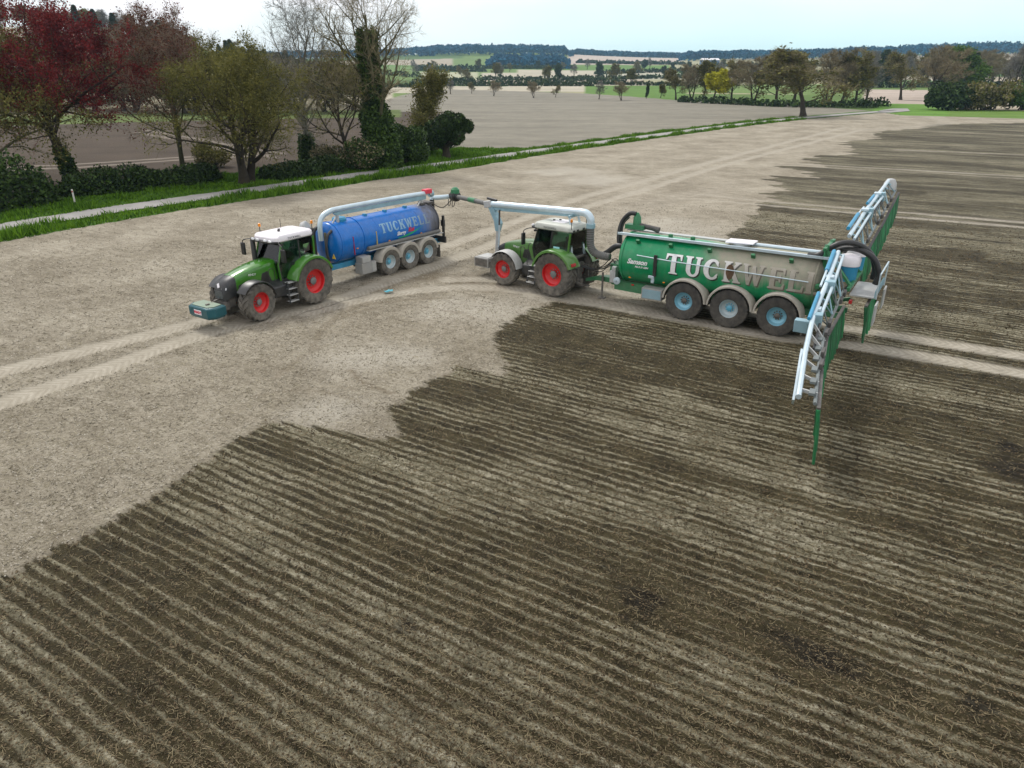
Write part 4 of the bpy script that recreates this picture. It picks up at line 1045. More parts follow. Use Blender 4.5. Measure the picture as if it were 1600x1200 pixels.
M['txt_r'] = paint("letter_red", (0.60, 0.02, 0.05), 0.5, dust=0.05)
M['sticker'] = paint("sticker_cyan", (0.35, 0.68, 0.72), 0.5, dust=0.05)
M['mudg'] = paint("mudguard_beige", (0.42, 0.40, 0.34), 0.6, dust=0.6)
M['box_g'] = paint("box_grey", (0.30, 0.31, 0.30), 0.5, dust=0.5)
M['weight'] = paint("weight_teal", (0.004, 0.085, 0.105), 0.3, dust=0.06)
M['weight_top'] = paint("weight_dusty_green", (0.16, 0.26, 0.18), 0.5, dust=0.5)
M['yel'] = paint("warning_yellow", (0.75, 0.52, 0.02), 0.5, dust=0.05)
M['pink'] = paint("marker_red", (0.65, 0.05, 0.08), 0.4, dust=0.05)
def glassmat():
    m, nt, b = new_mat("cab_glass")
    out = [n for n in nt.nodes if n.type == 'OUTPUT_MATERIAL'][0]; nt.nodes.remove(b)
    tr = node(nt, "ShaderNodeBsdfTransparent"); tr.inputs[0].default_value = (0.42, 0.60, 0.52, 1)
    gl = node(nt, "ShaderNodeBsdfGlossy"); gl.inputs[0].default_value = (0.9, 0.95, 0.95, 1); gl.inputs['Roughness'].default_value = 0.03
    fr = node(nt, "ShaderNodeFresnel"); fr.inputs[0].default_value = 1.5
    mx = node(nt, "ShaderNodeMixShader"); nt.links.new(fr.outputs[0], mx.inputs[0]); nt.links.new(tr.outputs[0], mx.inputs[1]); nt.links.new(gl.outputs[0], mx.inputs[2])
    nt.links.new(mx.outputs[0], out.inputs[0]); return m
M['glass'] = glassmat()
def tankmat(name, col, dirtcol, x0, x1, zlo, zhi, amt, dark=None, dx0=0, dx1=1, rough=0.3):
    "gloss paint soiled towards the rear (x falls) and on the upper flank; streaks run down the side"
    m, nt, b = new_mat(name); L = nt.links.new
    t = node(nt, "ShaderNodeTexCoord"); s = node(nt, "ShaderNodeSeparateXYZ"); L(t.outputs['Object'], s.inputs[0])
    def mr(v, a, b_):
        r = node(nt, "ShaderNodeMapRange"); r.interpolation_type = 'SMOOTHSTEP'; r.inputs[1].default_value = a; r.inputs[2].default_value = b_; L(v, r.inputs[0]); return r.outputs[0]
    mp_ = node(nt, "ShaderNodeMapping"); mp_.inputs['Scale'].default_value = (2.2, 2.2, 0.5); L(t.outputs['Object'], mp_.inputs[0])
    n1 = node(nt, "ShaderNodeTexNoise", i_Scale=1.0, i_Detail=6.0, i_Roughness=0.65); L(mp_.outputs[0], n1.inputs['Vector'])
    n2 = node(nt, "ShaderNodeTexNoise", i_Scale=6.0, i_Detail=5.0, i_Roughness=0.7); L(t.outputs['Object'], n2.inputs['Vector'])
    wz = math_(nt, 'ADD', s.outputs[2], math_(nt, 'MULTIPLY', math_(nt, 'SUBTRACT', n1.outputs[0], 0.5), 1.6))
    up = mr(wz, zlo, zhi)
    wx = math_(nt, 'ADD', s.outputs[0], math_(nt, 'MULTIPLY', math_(nt, 'SUBTRACT', n1.outputs[0], 0.5), 2.4))
    back = mr(wx, x0, x1)
    f = math_(nt, 'MULTIPLY', math_(nt, 'MULTIPLY', up, back), math_(nt, 'ADD', 0.62, math_(nt, 'MULTIPLY', n2.outputs[0], 0.7)), True)
    f = math_(nt, 'MULTIPLY', f, amt, True)
    base = ramp(nt, [(0.3, tuple(c * 0.85 for c in col)), (0.7, tuple(min(1, c * 1.12) for c in col))]); L(n2.outputs[0], base.inputs[0])
    light = math_(nt, 'MULTIPLY', mr(n1.outputs[0], 0.45, 0.75), 0.16)
    c = mixc(nt, light, base.outputs[0], DUST)
    c = mixc(nt, f, c, dirtcol)
    if dark is not None:
        k = math_(nt, 'MULTIPLY', mr(wx, dx0, dx1), 0.9, True)
        c = mixc(nt, k, c, dark); f = math_(nt, 'MAXIMUM', f, k)
    L(c, b.inputs['Base Color']); L(math_(nt, 'ADD', math_(nt, 'MULTIPLY', f, 0.55), rough, True), b.inputs['Roughness'])
    b.inputs['Coat Weight'].default_value = 0.15; b.inputs['Coat Roughness'].default_value = 0.2
    return m

def wheel(parent, c, R, W, rimR, side, lugs, rim_mat, hub_mat, tyre_mat, lug_h=0.075, steer=0.0):
    "a wheel: dished rim disc with its tyre and hub"
    h = W / 2; s = side
    w = MB().lathe([(rimR, h*.80*s), (rimR*.97, h*.86*s), (rimR*.93, h*.80*s), (rimR*.90, h*.35*s), (rimR*.80, h*.22*s), (rimR*.60, h*.10*s), (rimR*.34, h*.12*s), (rimR*.32, h*.30*s), (0.001, h*.30*s)], n=36)
    w.lathe([(rimR*.95, -h*.8*s), (rimR*.9, -h*.2*s), (0.001, -h*.2*s)], n=24)
    w = w.build("wheel", rim_mat, parent, smooth=40)
    w.location = c; w.rotation_euler = (0, 0, steer)
    t = MB().lathe([(rimR*.97, -h*.82), (rimR + .05*(R-rimR), -h*.93), (rimR + .38*(R-rimR), -h*1.02), (R*.90, -h*.99), (R-lug_h*.9, -h*.90), (R-lug_h*.75, -h*.55), (R-lug_h*.6, 0),
                    (R-lug_h*.75, h*.55), (R-lug_h*.9, h*.90), (R*.90, h*.99), (rimR + .38*(R-rimR), h*1.02), (rimR + .05*(R-rimR), h*.93), (rimR*.97, h*.82)], n=44)
    da = 2 * math.pi / lugs; wd = da * 0.30
    for k in range(lugs):
        for sg in (-1, 1):
            a0 = k * da + (da / 2 if sg > 0 else 0)
            prof = [(0.0, 0.0, R), (0.5, da*.55, R*0.998), (0.96, da*.95, R - lug_h*.55), (1.0, da*1.0, R*.905)]
            V = []
            for y, a, r_ in prof:
                for aa, rr in ((-wd, r_ - lug_h*1.3), (wd, r_ - lug_h*1.3), (wd*.8, r_), (-wd*.8, r_)):
                    th = a0 + a + aa
                    V.append((rr*math.cos(th), sg*y*h*1.0, rr*math.sin(th)))
            F = [(i*4+q, i*4+(q+1)%4, (i+1)*4+(q+1)%4, (i+1)*4+q) for i in range(3) for q in range(4)] + [(0,1,2,3), (12,13,14,15)]
            t.add(V, F)
    t.build("tyre", tyre_mat, w, smooth=30)
    hb = MB().lathe([(rimR*.30, h*.28*s), (rimR*.30, h*.50*s), (rimR*.22, h*.56*s), (0.001, h*.58*s)], n=20)
    for k in range(10):
        a = k * math.pi / 5
        hb.box((rimR*.42*math.cos(a), h*.15*s, rimR*.42*math.sin(a)), (0.05, 0.05, 0.05), (0, -a, 0))
    hb.build("hub", hub_mat, w)
    return w
def text_mesh(name, s, size, mat, parent, M4, ext=0.004, shear=0.0, bold=0.0, spacing=1.0):
    cu = bpy.data.curves.new(name, 'FONT'); cu.body = s; cu.size = size; cu.extrude = ext; cu.shear = shear; cu.offset = bold; cu.space_character = spacing
    cu.align_x = 'CENTER'; cu.align_y = 'CENTER'; cu.resolution_u = 3
    tmp = bpy.data.objects.new(name, cu); COL.objects.link(tmp)
    dg = bpy.context.evaluated_depsgraph_get()
    me = bpy.data.meshes.new_from_object(tmp.evaluated_get(dg)); bpy.data.objects.remove(tmp); bpy.data.curves.remove(cu)
    me.transform(M4); me.materials.clear(); me.materials.append(mat)
    o = bpy.data.objects.new(name, me); COL.objects.link(o); o.parent = parent
    return o
def face_left(x, y, z, tilt=0.0):      # text read from the left side (+y), running towards -x
    return Matrix.Translation((x, y, z)) @ Matrix.Rotation(math.pi, 4, 'Z') @ Matrix.Rotation(math.pi/2 + tilt, 4, 'X')
def face_front(x, y, z, tilt=0.0):     # text read from the front (+x)
    return Matrix.Translation((x, y, z)) @ Matrix.Rotation(math.pi/2, 4, 'Z') @ Matrix.Rotation(math.pi/2 + tilt, 4, 'X')
def rsec(x, w, zb, zt, ch, taper=0.0):
    "hood cross section, chamfered top edges; taper narrows the bottom"
    h = w / 2; hb = h * (1 - taper)
    return [(x, -hb, zb), (x, -h, zb + (zt - zb) * .45), (x, -h*.985, zt - ch*1.3), (x, -h*.90, zt - ch*.5), (x, -h*.70, zt - ch*.08), (x, 0, zt), (x, h*.70, zt - ch*.08), (x, h*.90, zt - ch*.5), (x, h*.985, zt - ch*1.3), (x, h, zb + (zt - zb) * .45), (x, hb, zb)]
def fender(name, parent, c, R, W, a0, a1, mat, th=0.035, lip=0.10, side=1, n=18, y0=None):
    "curved mudguard with a folded outer lip, over a wheel centred at c"
    secs = []
    for i in range(n + 1):
        a = math.radians(a0 + (a1 - a0) * i / n); ca, sa = math.cos(a), math.sin(a)
        yo = c[1] + side * W / 2; yi = c[1] - side * W / 2
        P = [(yi, R), (yo - side*0.05, R), (yo, R - 0.03), (yo, R - lip), (yo - side*th, R - lip), (yo - side*th, R - 0.05), (yo - side*0.07, R - th), (yi, R - th)]
        secs.append([(c[0] + r*ca, y, c[2] + r*sa) for y, r in P])
    return MB().loft(secs).build(name, mat, parent, smooth=50)

def make_tractor(name, loc, rz, label, green, fend, steer, kind):
    T = thing(name, loc, rz, label, "tractor")
    WB = 3.05; RR, RWd, FR, FWd = 1.06, 0.72, 0.82, 0.60; ty, fy = 0.98, 0.96
    # running gear
    ch = MB().box((0.45, 0, 0.98), (2.3, 0.62, 0.62)).box((2.6, 0, 1.0), (2.4, 0.46, 0.44)).box((3.85, 0, 0.92), (0.5, 0.62, 0.5))
    ch.tube([(0, -0.95, RR), (0, 0.95, RR)], [0.17, 0.17], 12).tube([(WB, -0.85, FR), (WB, 0.85, FR)], 0.11, 10).box((WB, 0, FR+.05), (0.34, 0.9, 0.26))
    ch.build("chassis", M['iron'], T, 0.03)
    lk = MB()
    for s in (-1, 1):
        lk.beam((-0.35, s*.42, 0.75), (-1.25, s*.48, 0.60), 0.07, 0.13).beam((-0.2, s*.36, 1.45), (-0.95, s*.46, 1.30), 0.09, 0.11).beam((-0.9, s*.46, 1.28), (-0.95, s*.46, 0.68), 0.06, 0.06)
    lk.box((-0.62, 0, 0.62), (0.5, 0.3, 0.22)).beam((-0.5, 0, 0.48), (-1.3, 0, 0.48), 0.14, 0.06).box((-0.55, 0, 1.25), (0.35, 0.7, 0.5))
    lk.build("rear_linkage", M['iron'], T, 0.01)
    for s in (-1, 1):
        wheel(T, (0, s*ty, RR), RR, RWd, 0.56, s, 20, M['red'], M['hub'], M['tyre'])
        wheel(T, (WB, s*fy, FR), FR, FWd, 0.45, s, 18, M['red'], M['hub'], M['tyre'], steer=steer)
        fender("rear_fender", T, (0, s*ty*.97, RR), RR + 0.13, 0.84, 14, 158, fend, side=s, lip=0.13)
        fender("front_mudguard", T, (WB, s*fy, FR), FR + 0.10, 0.52, 35, 172, M['dark'] if kind == 1 else M['galv_d'], side=s, lip=0.05)
        MB().beam((-1.06, s*1.06, 1.72), (-1.10, s*1.06, 1.58), 0.34, 0.05).build("tail_lamp", M['lred'], T, 0.01)
        MB().prism([(0.95, 1.2), (1.35, 1.28), (1.18, 2.0), (0.85, 2.20), (0.45, 2.28)], s*.56, s*.62, 'y').build("fender_panel", green, T, 0.01)
    # bonnet
    MB().loft([rsec(1.42, .98, 1.12, 2.26, .16), rsec(1.9, .98, 1.12, 2.25, .16), rsec(2.5, .95, 1.14, 2.19, .16), rsec(3.1, .90, 1.18, 2.07, .16), rsec(3.55, .85, 1.2, 1.95, .15)]).build("bonnet", green, T, 0.012)
    nose = MB().loft([rsec(3.54, .83, 1.18, 1.94, .15), rsec(3.8, .80, 1.1, 1.85, .16), rsec(4.05, .72, 1.05, 1.70, .18), rsec(4.17, .58, 1.05, 1.50, .2)])
    nose = nose.build("nose_grille", M['dark'], T, 0.012)
    gr = MB()
    for k in range(6): gr.box((4.165 - 0.012*k*0, 0, 1.12 + k*0.055), (0.03, 0.46, 0.018))
    gr.build("grille_bar", M['hub'], nose)
    MB().beam((4.085, -.06, 1.705), (4.16, .05, 1.56), 0.10, 0.02, (1, 0, 1)).build("badge", M['white'], nose)
    for s in (-1, 1):
        MB().add([(4.02, s*.37, 1.56), (4.15, s*.20, 1.53), (4.17, s*.20, 1.46), (4.04, s*.375, 1.47), (3.96, s*.33, 1.56), (4.08, s*.18, 1.53), (4.1, s*.18, 1.46), (3.97, s*.33, 1.47)], [(0,1,2,3), (4,7,6,5), (0,4,5,1), (1,5,6,2), (2,6,7,3), (3,7,4,0)]).build("headlight", M['lamp'], T)
        MB().prism([(1.75, 1.35), (2.35, 1.40), (2.25, 1.80), (1.95, 1.86)], s*.470, s*.497, 'y').build("side_vent", M['black'], T, 0.01)
        MB().prism([(2.9, 1.25), (3.5, 1.25), (3.46, 1.55), (3.0, 1.62)], s*.430, s*.458, 'y').build("side_vent", M['black'], T, 0.01)
    text_mesh("lettering", "FENDT", 0.13, M['txt_w'], T, face_left(2.75, 0.478, 1.86, -0.05) @ Matrix.Rotation(-0.1, 4, 'Z'))
    # engine bay and tanks
    MB().box((2.5, 0, 1.13), (2.0, 0.8, 0.34)).build("engine", M['black'], T, 0.02)
    MB().loft([[(1.15, .42, .62), (1.15, 1.02, .70), (1.15, 1.06, 1.22), (1.15, .42, 1.40)], [(2.05, .42, .62), (2.05, .88, .70), (2.05, .92, 1.15), (2.05, .42, 1.40)]]).build("fuel_tank", M['dark'], T, 0.05, seg=3)
    MB().loft([[(1.0, -.42, .62), (1.0, -1.0, .70), (1.0, -1.04, 1.22), (1.0, -.42, 1.40)], [(2.05, -.42, .62), (2.05, -.88, .70), (2.05, -.92, 1.15), (2.05, -.42, 1.40)]]).build("tool_box", M['dark'], T, 0.05, seg=3)
    for k in range(4):
        MB().box((1.28 - .03*k, 1.16 - .045*k, 0.46 + .27*k), (0.46, 0.26, 0.035)).build("step", M['galv_d'], T, 0.008)
    sr = MB()
    for x in (1.05, 1.51): sr.beam((x, 1.24, 0.40), (x - .09, 1.05, 1.32), 0.035, 0.06)
    sr.build("step_frame", M['dark'], T)
    hr_ = MB().tube(smooth_path([(1.62, 1.06, 1.25), (1.66, 1.02, 1.7), (1.62, 0.92, 2.2), (1.55, 0.86, 2.3)]), 0.018, 6)
    hr_.tube(smooth_path([(1.9, .86, 1.42), (1.9, .88, 1.95), (2.15, .86, 2.0), (2.2, .84, 1.45)], 4), 0.016, 6)
    hr_.build("hand_rail", M['black'], T)
    # cab
    zb, zm_, zt = 1.30, 2.05, 2.98
    pil = {}
    for s in (-1, 1):
        A = [(1.42, s*.66, zb), (1.52, s*.74, zm_), (1.22, s*.74, zt)]
        Bp = [(0.42, s*.86, zb + .15), (0.40, s*.90, zm_), (0.34, s*.80, zt)]
        Cp = [(-0.48, s*.72, zb + .55), (-0.55, s*.76, zm_ + .1), (-0.62, s*.72, zt)]
        pil[s] = (A, Bp, Cp)
        m = MB().tube(A, 0.045, 6); m.build("front_pillar", green if kind == 1 else M['black'], T)
        MB().tube(Bp, 0.040, 6).build("door_pillar", M['black'], T)
        MB().tube(Cp, 0.055, 6).build("rear_pillar", green, T)
        def pane(q, nm):
            V = [Vector(p) for p in q]; n_ = (V[1]-V[0]).cross(V[2]-V[0]).normalized() * 0.008
            MB().add([v + n_ for v in V] + [v - n_ for v in V], [(0,1,2,3), (7,6,5,4), (0,4,5,1), (1,5,6,2), (2,6,7,3), (3,7,4,0)]).build(nm, M['glass'], T)
        pane([A[0], A[1], Bp[1], Bp[0]], "door_glass"); pane([A[1], A[2], Bp[2], Bp[1]], "door_glass")
        pane([Bp[0], Bp[1], Cp[1], Cp[0]], "side_glass"); pane([Bp[1], Bp[2], Cp[2], Cp[1]], "side_glass")
        MB().beam((1.40, s*.70, zb), (0.42, s*.86, zb + .10), 0.08, 0.14).beam((.42, s*.86, zb+.1), (-.48, s*.72, zb+.5), .08, .14).beam((0.9, s*.885, 1.98), (0.66, s*.895, 1.98), 0.04, 0.05).build("door_sill", M['black'], T)
    def pane2(q, nm):
        V = [Vector(p) for p in q]; n_ = (V[1]-V[0]).cross(V[2]-V[0]).normalized() * 0.008
        MB().add([v + n_ for v in V] + [v - n_ for v in V], [(0,1,2,3), (7,6,5,4), (0,4,5,1), (1,5,6,2), (2,6,7,3), (3,7,4,0)]).build(nm, M['glass'], T)
    A, A2 = pil[1][0], pil[-1][0]; C1, C2 = pil[1][2], pil[-1][2]
    pane2([A[0], A2[0], A2[1], A[1]], "windscreen"); pane2([A[1], A2[1], A2[2], A[2]], "windscreen"); pane2([C1[1], C2[1], C2[2], C1[2]], "rear_window")
    MB().box((0.45, 0, 1.26), (1.95, 1.36, 0.10)).box((-0.5, 0, 1.55), (0.12, 1.36, 0.6)).build("cab_floor", M['black'], T)
    st = MB().box((0.25, 0.0, 1.72), (0.5, 0.5, 0.14)).box((0.02, 0, 2.12), (0.13, 0.48, 0.75), (0, -0.12, 0)).box((0.0, 0, 2.56), (0.10, 0.28, 0.2)).box((0.25, 0, 1.48), (0.34, 0.34, 0.36)).box((0.3, -.36, 1.95), (0.45, 0.12, 0.08))
    st.build("driver_seat", M['seat'], T, 0.04)
    stw = MB().lathe([(0.19, 0), (0.21, 0.02), (0.23, 0), (0.21, -0.02), (0.19, 0)], axis='z', n=20).tube([(0, 0, -.02), (0.0, 0, -0.55)], 0.04, 6).box((0, 0, 0), (0.40, .04, .02))
    so = stw.build("steering_wheel", M['black'], T); so.location = (0.88, 0, 2.02); so.rotation_euler = (0, -0.5, 0)
    MB().box((1.28, 0, 1.66), (0.3, 0.5, 0.6), (0, 0.2, 0)).build("dashboard", M['black'], T, 0.04)
    # roof
    def rs_(z, g): return [(1.55 - g*1.5, .58 - g, z), (1.38 - g, .79 - g, z), (-0.52 + g, .77 - g, z), (-0.70 + g, .62 - g, z), (-0.70 + g, -.62 + g, z), (-0.52 + g, -.77 + g, z), (1.38 - g, -.79 + g, z), (1.55 - g*1.5, -.58 + g, z)]
    roof = MB().loft([rs_(2.99, .06), rs_(3.05, 0.0), rs_(3.20, .005), rs_(3.28, .06), rs_(3.33, .22)]).build("roof", M['white'] if kind == 1 else M['white2'], T, 0.02)
    MB().loft([[(1.30, -.80, 2.97), (1.30, .80, 2.97), (1.30, .80, 3.06), (1.30, -.80, 3.06)], [(1.70, -.62, 2.99), (1.70, .62, 2.99), (1.70, .62, 3.055), (1.70, -.62, 3.055)]]).build("visor", M['black'], roof, 0.01)
    for y in (-.55, -.25, .25, .55):
        MB().box((1.665, y, 3.10), (0.09, 0.16, 0.09)).build("work_lamp", M['lamp'], roof, 0.02)
        MB().box((-0.70, y, 3.08), (0.08, 0.15, 0.09)).build("work_lamp", M['black'], roof, 0.02)
    MB().box((0.35, 0, 3.335), (0.7, 0.7, 0.04)).build("roof_hatch", M['white'], roof, 0.015)
    for x, y in ((0.75, .10), (0.55, -.12)): MB().box((x, y, 3.37), (0.10, 0.08, 0.06)).build("sensor", M['black'], roof, 0.01)
    text_mesh("lettering", "TUCKWELL", 0.13, M['txt_k'], roof, face_left(0.5, 0.795, 3.12, 0.0), 0.003, spacing=1.15)
    text_mesh("lettering", "TUCKWELL", 0.11, M['txt_k'], roof, face_left(0.75, 0.838, 3.12, 0.0) @ Matrix.Translation((1.2, 0, 0)), 0.003) if kind == 9 else None
    for (x, y) in (((-0.65, .70), (1.1, -.72)) if kind == 1 else ((-0.60, -.62), (-0.68, .74))):
        be = MB().tube([(x, y, 3.18), (x, y, 3.52)], 0.018, 6).build("beacon_stalk", M['black'], T)
        MB().lathe([(0.055, 0), (0.060, .03), (0.052, .13), (0.0, .15)], (x, y, 3.52), 'z', 12).build("beacon_lens", M['amber'], be)
    MB().tube([(0.2, -.4, 3.32), (0.2, -.4, 3.75)], 0.012, 5).build("antenna", M['black'], roof)
    # exhaust, mirrors
    MB().tube([(1.62, -.64, 1.35), (1.62, -.66, 1.9), (1.62, -.66, 3.0), (1.56, -.68, 3.12)], [0.10, 0.115, 0.105, 0.08], 12).build("exhaust", M['black'], T)
    for s in (-1, 1):
        ar = MB().tube(smooth_path([(1.42, s*.80, 3.02), (1.58, s*1.05, 3.02), (1.66, s*1.28, 2.94), (1.66, s*1.32, 2.8)], 4), 0.022, 6).build("mirror_arm", M['black'], T)
        MB().box((1.66, s*1.32, 2.56), (0.10, 0.24, 0.56)).build("mirror", M['black'], ar, 0.03)
        MB().box((1.30, s*.86, 2.93), (0.1, 0.14, 0.10)).build("work_lamp", M['black'], T, 0.02)
    # front linkage and ballast
    fl = MB()
    for s in (-1, 1): fl.beam((3.95, s*.34, 0.85), (4.62, s*.38, 0.72), 0.09, 0.14)
    fl.beam((4.05, 0, 1.10), (4.62, 0, 1.0), 0.06, 0.06).box((4.1, 0, 0.8), (0.22, 0.8, 0.34))
    fl.build("front_linkage", M['iron'], T, 0.01)
    if kind == 1:
        z0, z1 = 0.50, 1.0
        def o_(z, g): return [(4.42 + g, -.72 + g, z), (4.95, -.78 + g, z), (5.26 - g, -.60 + g, z), (5.26 - g, .60 - g, z), (4.95, .78 - g, z), (4.42 + g, .72 - g, z)]
        wt = MB().loft([o_(z0, .08), o_(z0 + .12, 0), o_(z1 - .05, 0), o_(z1, .05)]).build("front_weight", M['weight'], T, 0.015)
        MB().prism([(4.52, -.58), (4.92, -.64), (5.16, -.48), (5.16, .48), (4.92, .64), (4.52, .58)], z1 + .002, z1 + .03, 'z').build("weight_cover", M['weight_top'], wt, 0.01)
        pl = MB().box((5.268, 0, .78), (0.012, 0.46, 0.20)).build("plate", M['white'], wt)
        text_mesh("lettering", "FENDT", 0.15, M['txt_r'], wt, face_front(5.277, 0, .77), 0.003, bold=0.006)
        MB().box((4.9, .2, z1 + .05), (0.16, 0.08, 0.06)).build("lifting_eye", M['iron'], wt)
    else:
        wt = MB().box((5.05, 0, 0.72), (0.95, 1.05, 0.50)).build("front_weight", M['box_g'], T, 0.03)
        MB().box((5.535, 0, 0.72), (0.03, 0.95, 0.42)).build("weight_plate", M['galv_b'], wt, 0.01)
        MB().box((5.05, 0.53, 0.72), (0.80, 0.02, 0.38)).build("weight_panel", M['iron'], wt, 0.01)
        MB().box((5.02, 0, 0.985), (0.75, 0.85, 0.03)).build("weight_cover", M['galv_d'], wt, 0.01)
        MB().box((0.02, 0.905, 2.2), (0.34, 0.012, 0.26)).build("sticker", M['sticker'], T)
    return T

T1C, T1D = np.array([-10.05, 32.86]), np.array([-0.547, -0.837])
tr1 = make_tractor("tractor", (T1C[0], T1C[1], -0.02), math.atan2(T1D[1], T1D[0]), "green tractor at left with teal front weight, hitched to the blue tanker", M['green'], M['green'], 0.10, 1)
T2C, T2D = np.array([2.66, 34.25]), np.array([-0.78, 0.626])
tr2 = make_tractor("tractor", (T2C[0], T2C[1], -0.02), math.atan2(T2D[1], T2D[0]), "dusty green tractor in the middle carrying the silver filling arm over its cab", M['green2'], M['green2'], 0.05, 2)
# small cyan scrap lying on the soil between the machines
p = gp(607, 457)
sc_ = thing("plastic_scrap", (p[0], p[1], 0.0), 0.4, "small cyan plastic scrap lying on the soil between the tractors", "litter")
rgx = np.random.default_rng(5); gx_, gy_ = np.meshgrid(np.linspace(-.22, .22, 6), np.linspace(-.12, .12, 4), indexing='ij')
Vx = np.stack([gx_.ravel(), gy_.ravel(), 0.05 + rgx.uniform(0, .09, 24)], -1)
Fx = [(i*4+j, (i+1)*4+j, (i+1)*4+j+1, i*4+j+1) for i in range(5) for j in range(3)]
ob = raw("sheet", Vx, Fx, paint("scrap_cyan", (0.05, 0.45, 0.55), 0.4), sc_, 60); ob.modifiers.new('t', 'SOLIDIFY').thickness = 0.01
# ---- serif letters as outlines on a unit height
def arcp(cx, cy, rx, ry, a0, a1, n=12): return [(cx + rx*math.cos(math.radians(a0 + (a1-a0)*i/n)), cy + ry*math.sin(math.radians(a0 + (a1-a0)*i/n))) for i in range(n + 1)]
GLYPH = {
 'T': [(0,1),(0,.70),(.07,.70),(.15,.89),(.37,.89),(.37,.1),(.24,.06),(.24,0),(.80,0),(.80,.06),(.67,.1),(.67,.89),(.89,.89),(.97,.70),(1.04,.70),(1.04,1)],
 'L': [(0,1),(0,.94),(.1,.9),(.1,.1),(0,.06),(0,0),(.9,0),(.95,.32),(.88,.32),(.78,.12),(.38,.12),(.38,.9),(.48,.94),(.48,1)],
 'E': [(0,1),(0,.94),(.1,.9),(.1,.1),(0,.06),(0,0),(.9,0),(.95,.30),(.88,.30),(.78,.12),(.38,.12),(.38,.46),(.58,.46),(.64,.34),(.71,.34),(.71,.70),(.64,.70),(.58,.58),(.38,.58),(.38,.88),(.76,.88),(.84,.72),(.91,.72),(.89,1)],
 'U': [(0,1),(0,.94),(.1,.9)] + arcp(.52,.36,.42,.37,180,360) + [(.94,.9),(1.04,.94),(1.04,1),(.62,1),(.62,.94),(.73,.9)] + arcp(.555,.36,.175,.24,360,180) + [(.38,.9),(.48,.94),(.48,1)],
 'C': arcp(.52,.5,.52,.51,48,312,18) + [(.90,.36)] + arcp(.56,.5,.24,.38,312,48,14) + [(.90,.64)],
 'K': [(0,1),(0,.94),(.1,.9),(.1,.1),(0,.06),(0,0),(.48,0),(.48,.06),(.38,.1),(.38,.38),(.47,.46),(.70,.1),(.62,.06),(.62,0),(1.1,0),(1.1,.06),(1.0,.1),(.66,.63),(.90,.9),(1.0,.94),(1.0,1),(.62,1),(.62,.94),(.70,.9),(.38,.55),(.38,.9),(.48,.94),(.48,1)],
 'W': [(0,1),(0,.94),(.08,.9),(.32,0),(.48,0),(.63,.56),(.80,0),(.96,0),(1.2,.9),(1.28,.94),(1.28,1),(.92,1),(.92,.94),(1.02,.9),(.90,.36),(.74,.95),(.58,.95),(.42,.36),(.28,.9),(.40,.94),(.40,1)],
}
def wrap_letter(name, outline, x_left, zc_, size, R, tank_z, mat, parent, lift, squeeze=1.0, shift=(0, 0), slant=0.0):
    "a letter laid round the left flank of a tank lying along x"
    bm = bmesh.new()
    vs = [bm.verts.new((u * squeeze * size + shift[0] + slant*v*size, (v - .5) * size + shift[1], 0)) for u, v in outline]
    bm.faces.new(vs)
    for k in range(-5, 6):
        y = k * size / 10
        bmesh.ops.bisect_plane(bm, geom=bm.verts[:] + bm.edges[:] + bm.faces[:], plane_co=(0, y, 0), plane_no=(0, 1, 0))
    bmesh.ops.triangulate(bm, faces=bm.faces[:])
    th0 = math.asin(max(-1, min(1, (zc_ - tank_z) / R)))
    for v in bm.verts:
        th = th0 + v.co.y / R; u = v.co.x
        v.co = (x_left - u, (R + lift) * math.cos(th), tank_z + (R + lift) * math.sin(th))
    me = bpy.data.meshes.new(name); bm.to_mesh(me); bm.free(); me.materials.append(mat)
    o = bpy.data.objects.new(name, me); COL.objects.link(o); o.parent = parent
    return o
def tank_body(R, zc_, xf, xr, dish=0.32, n=48):
    prof = []
    for i in range(9):
        a = math.pi/2 * i / 8; prof.append((R * math.sin(a) + (0.001 if i == 0 else 0), xf - dish + dish * math.cos(a)))
    for i in range(1, 12): prof.append((R, (xf - dish) + (xr - xf + 2*dish) * i / 12))
    for i in range(9):
        a = math.pi/2 * (1 - i / 8); prof.append((R * math.sin(a) + (0.001 if i == 8 else 0), xr + dish - dish * math.cos(a)))
    return MB().lathe(prof, (0, 0, zc_), 'x', n)
def ring(R, zc_, x, w=0.07, t=0.03):
    return MB().lathe([(R - .005, x - w/2), (R + t, x - w/2), (R + t, x + w/2), (R - .005, x + w/2)], (0, 0, zc_), 'x', 48)

# ================================================================== GREEN TANKER
G0 = np.array([9.70, 29.93])
g_ang = math.atan2(-RD[1], -RD[0])
G = thing("slurry_tanker", (G0[0], G0[1], -0.02), g_ang, "long green three axle slurry tanker with white lettering, soiled at the rear", "tanker")
R_, ZC = 1.10, 2.12
mg = tankmat("tank_green", (0.000, 0.255, 0.092), (0.33, 0.30, 0.23), 2.0, 0.2, 1.65, 2.45, 0.95, dark=(0.055, 0.048, 0.034), dx0=-2.1, dx1=-4.4)
ml = tankmat("tank_lettering", (0.80, 0.82, 0.80), (0.30, 0.27, 0.20), 1.6, -1.0, 1.2, 1.9, 0.92)
mk = tankmat("tank_letter_shadow", (0.012, 0.020, 0.015), (0.18, 0.16, 0.12), 1.2, -1.6, 1.2, 1.9, 0.75)
tank_body(R_, ZC, 5.38, -3.42).build("tank", mg, G, smooth=60)
for x in (5.05, -3.1): ring(R_, ZC, x).build("tank_band", mg, G)
for x in (3.75, 2.2, 0.65, -0.9, -2.4): ring(R_, ZC, x, .03, .006).build("weld_seam", mg, G)
for x in (4.6, 3.0, 1.0, -1.0): MB().box((x, 1.02, 1.42 if x > 2.5 else 1.86), (.10, .05, .05)).build("side_marker", M['amber'], G, .008)
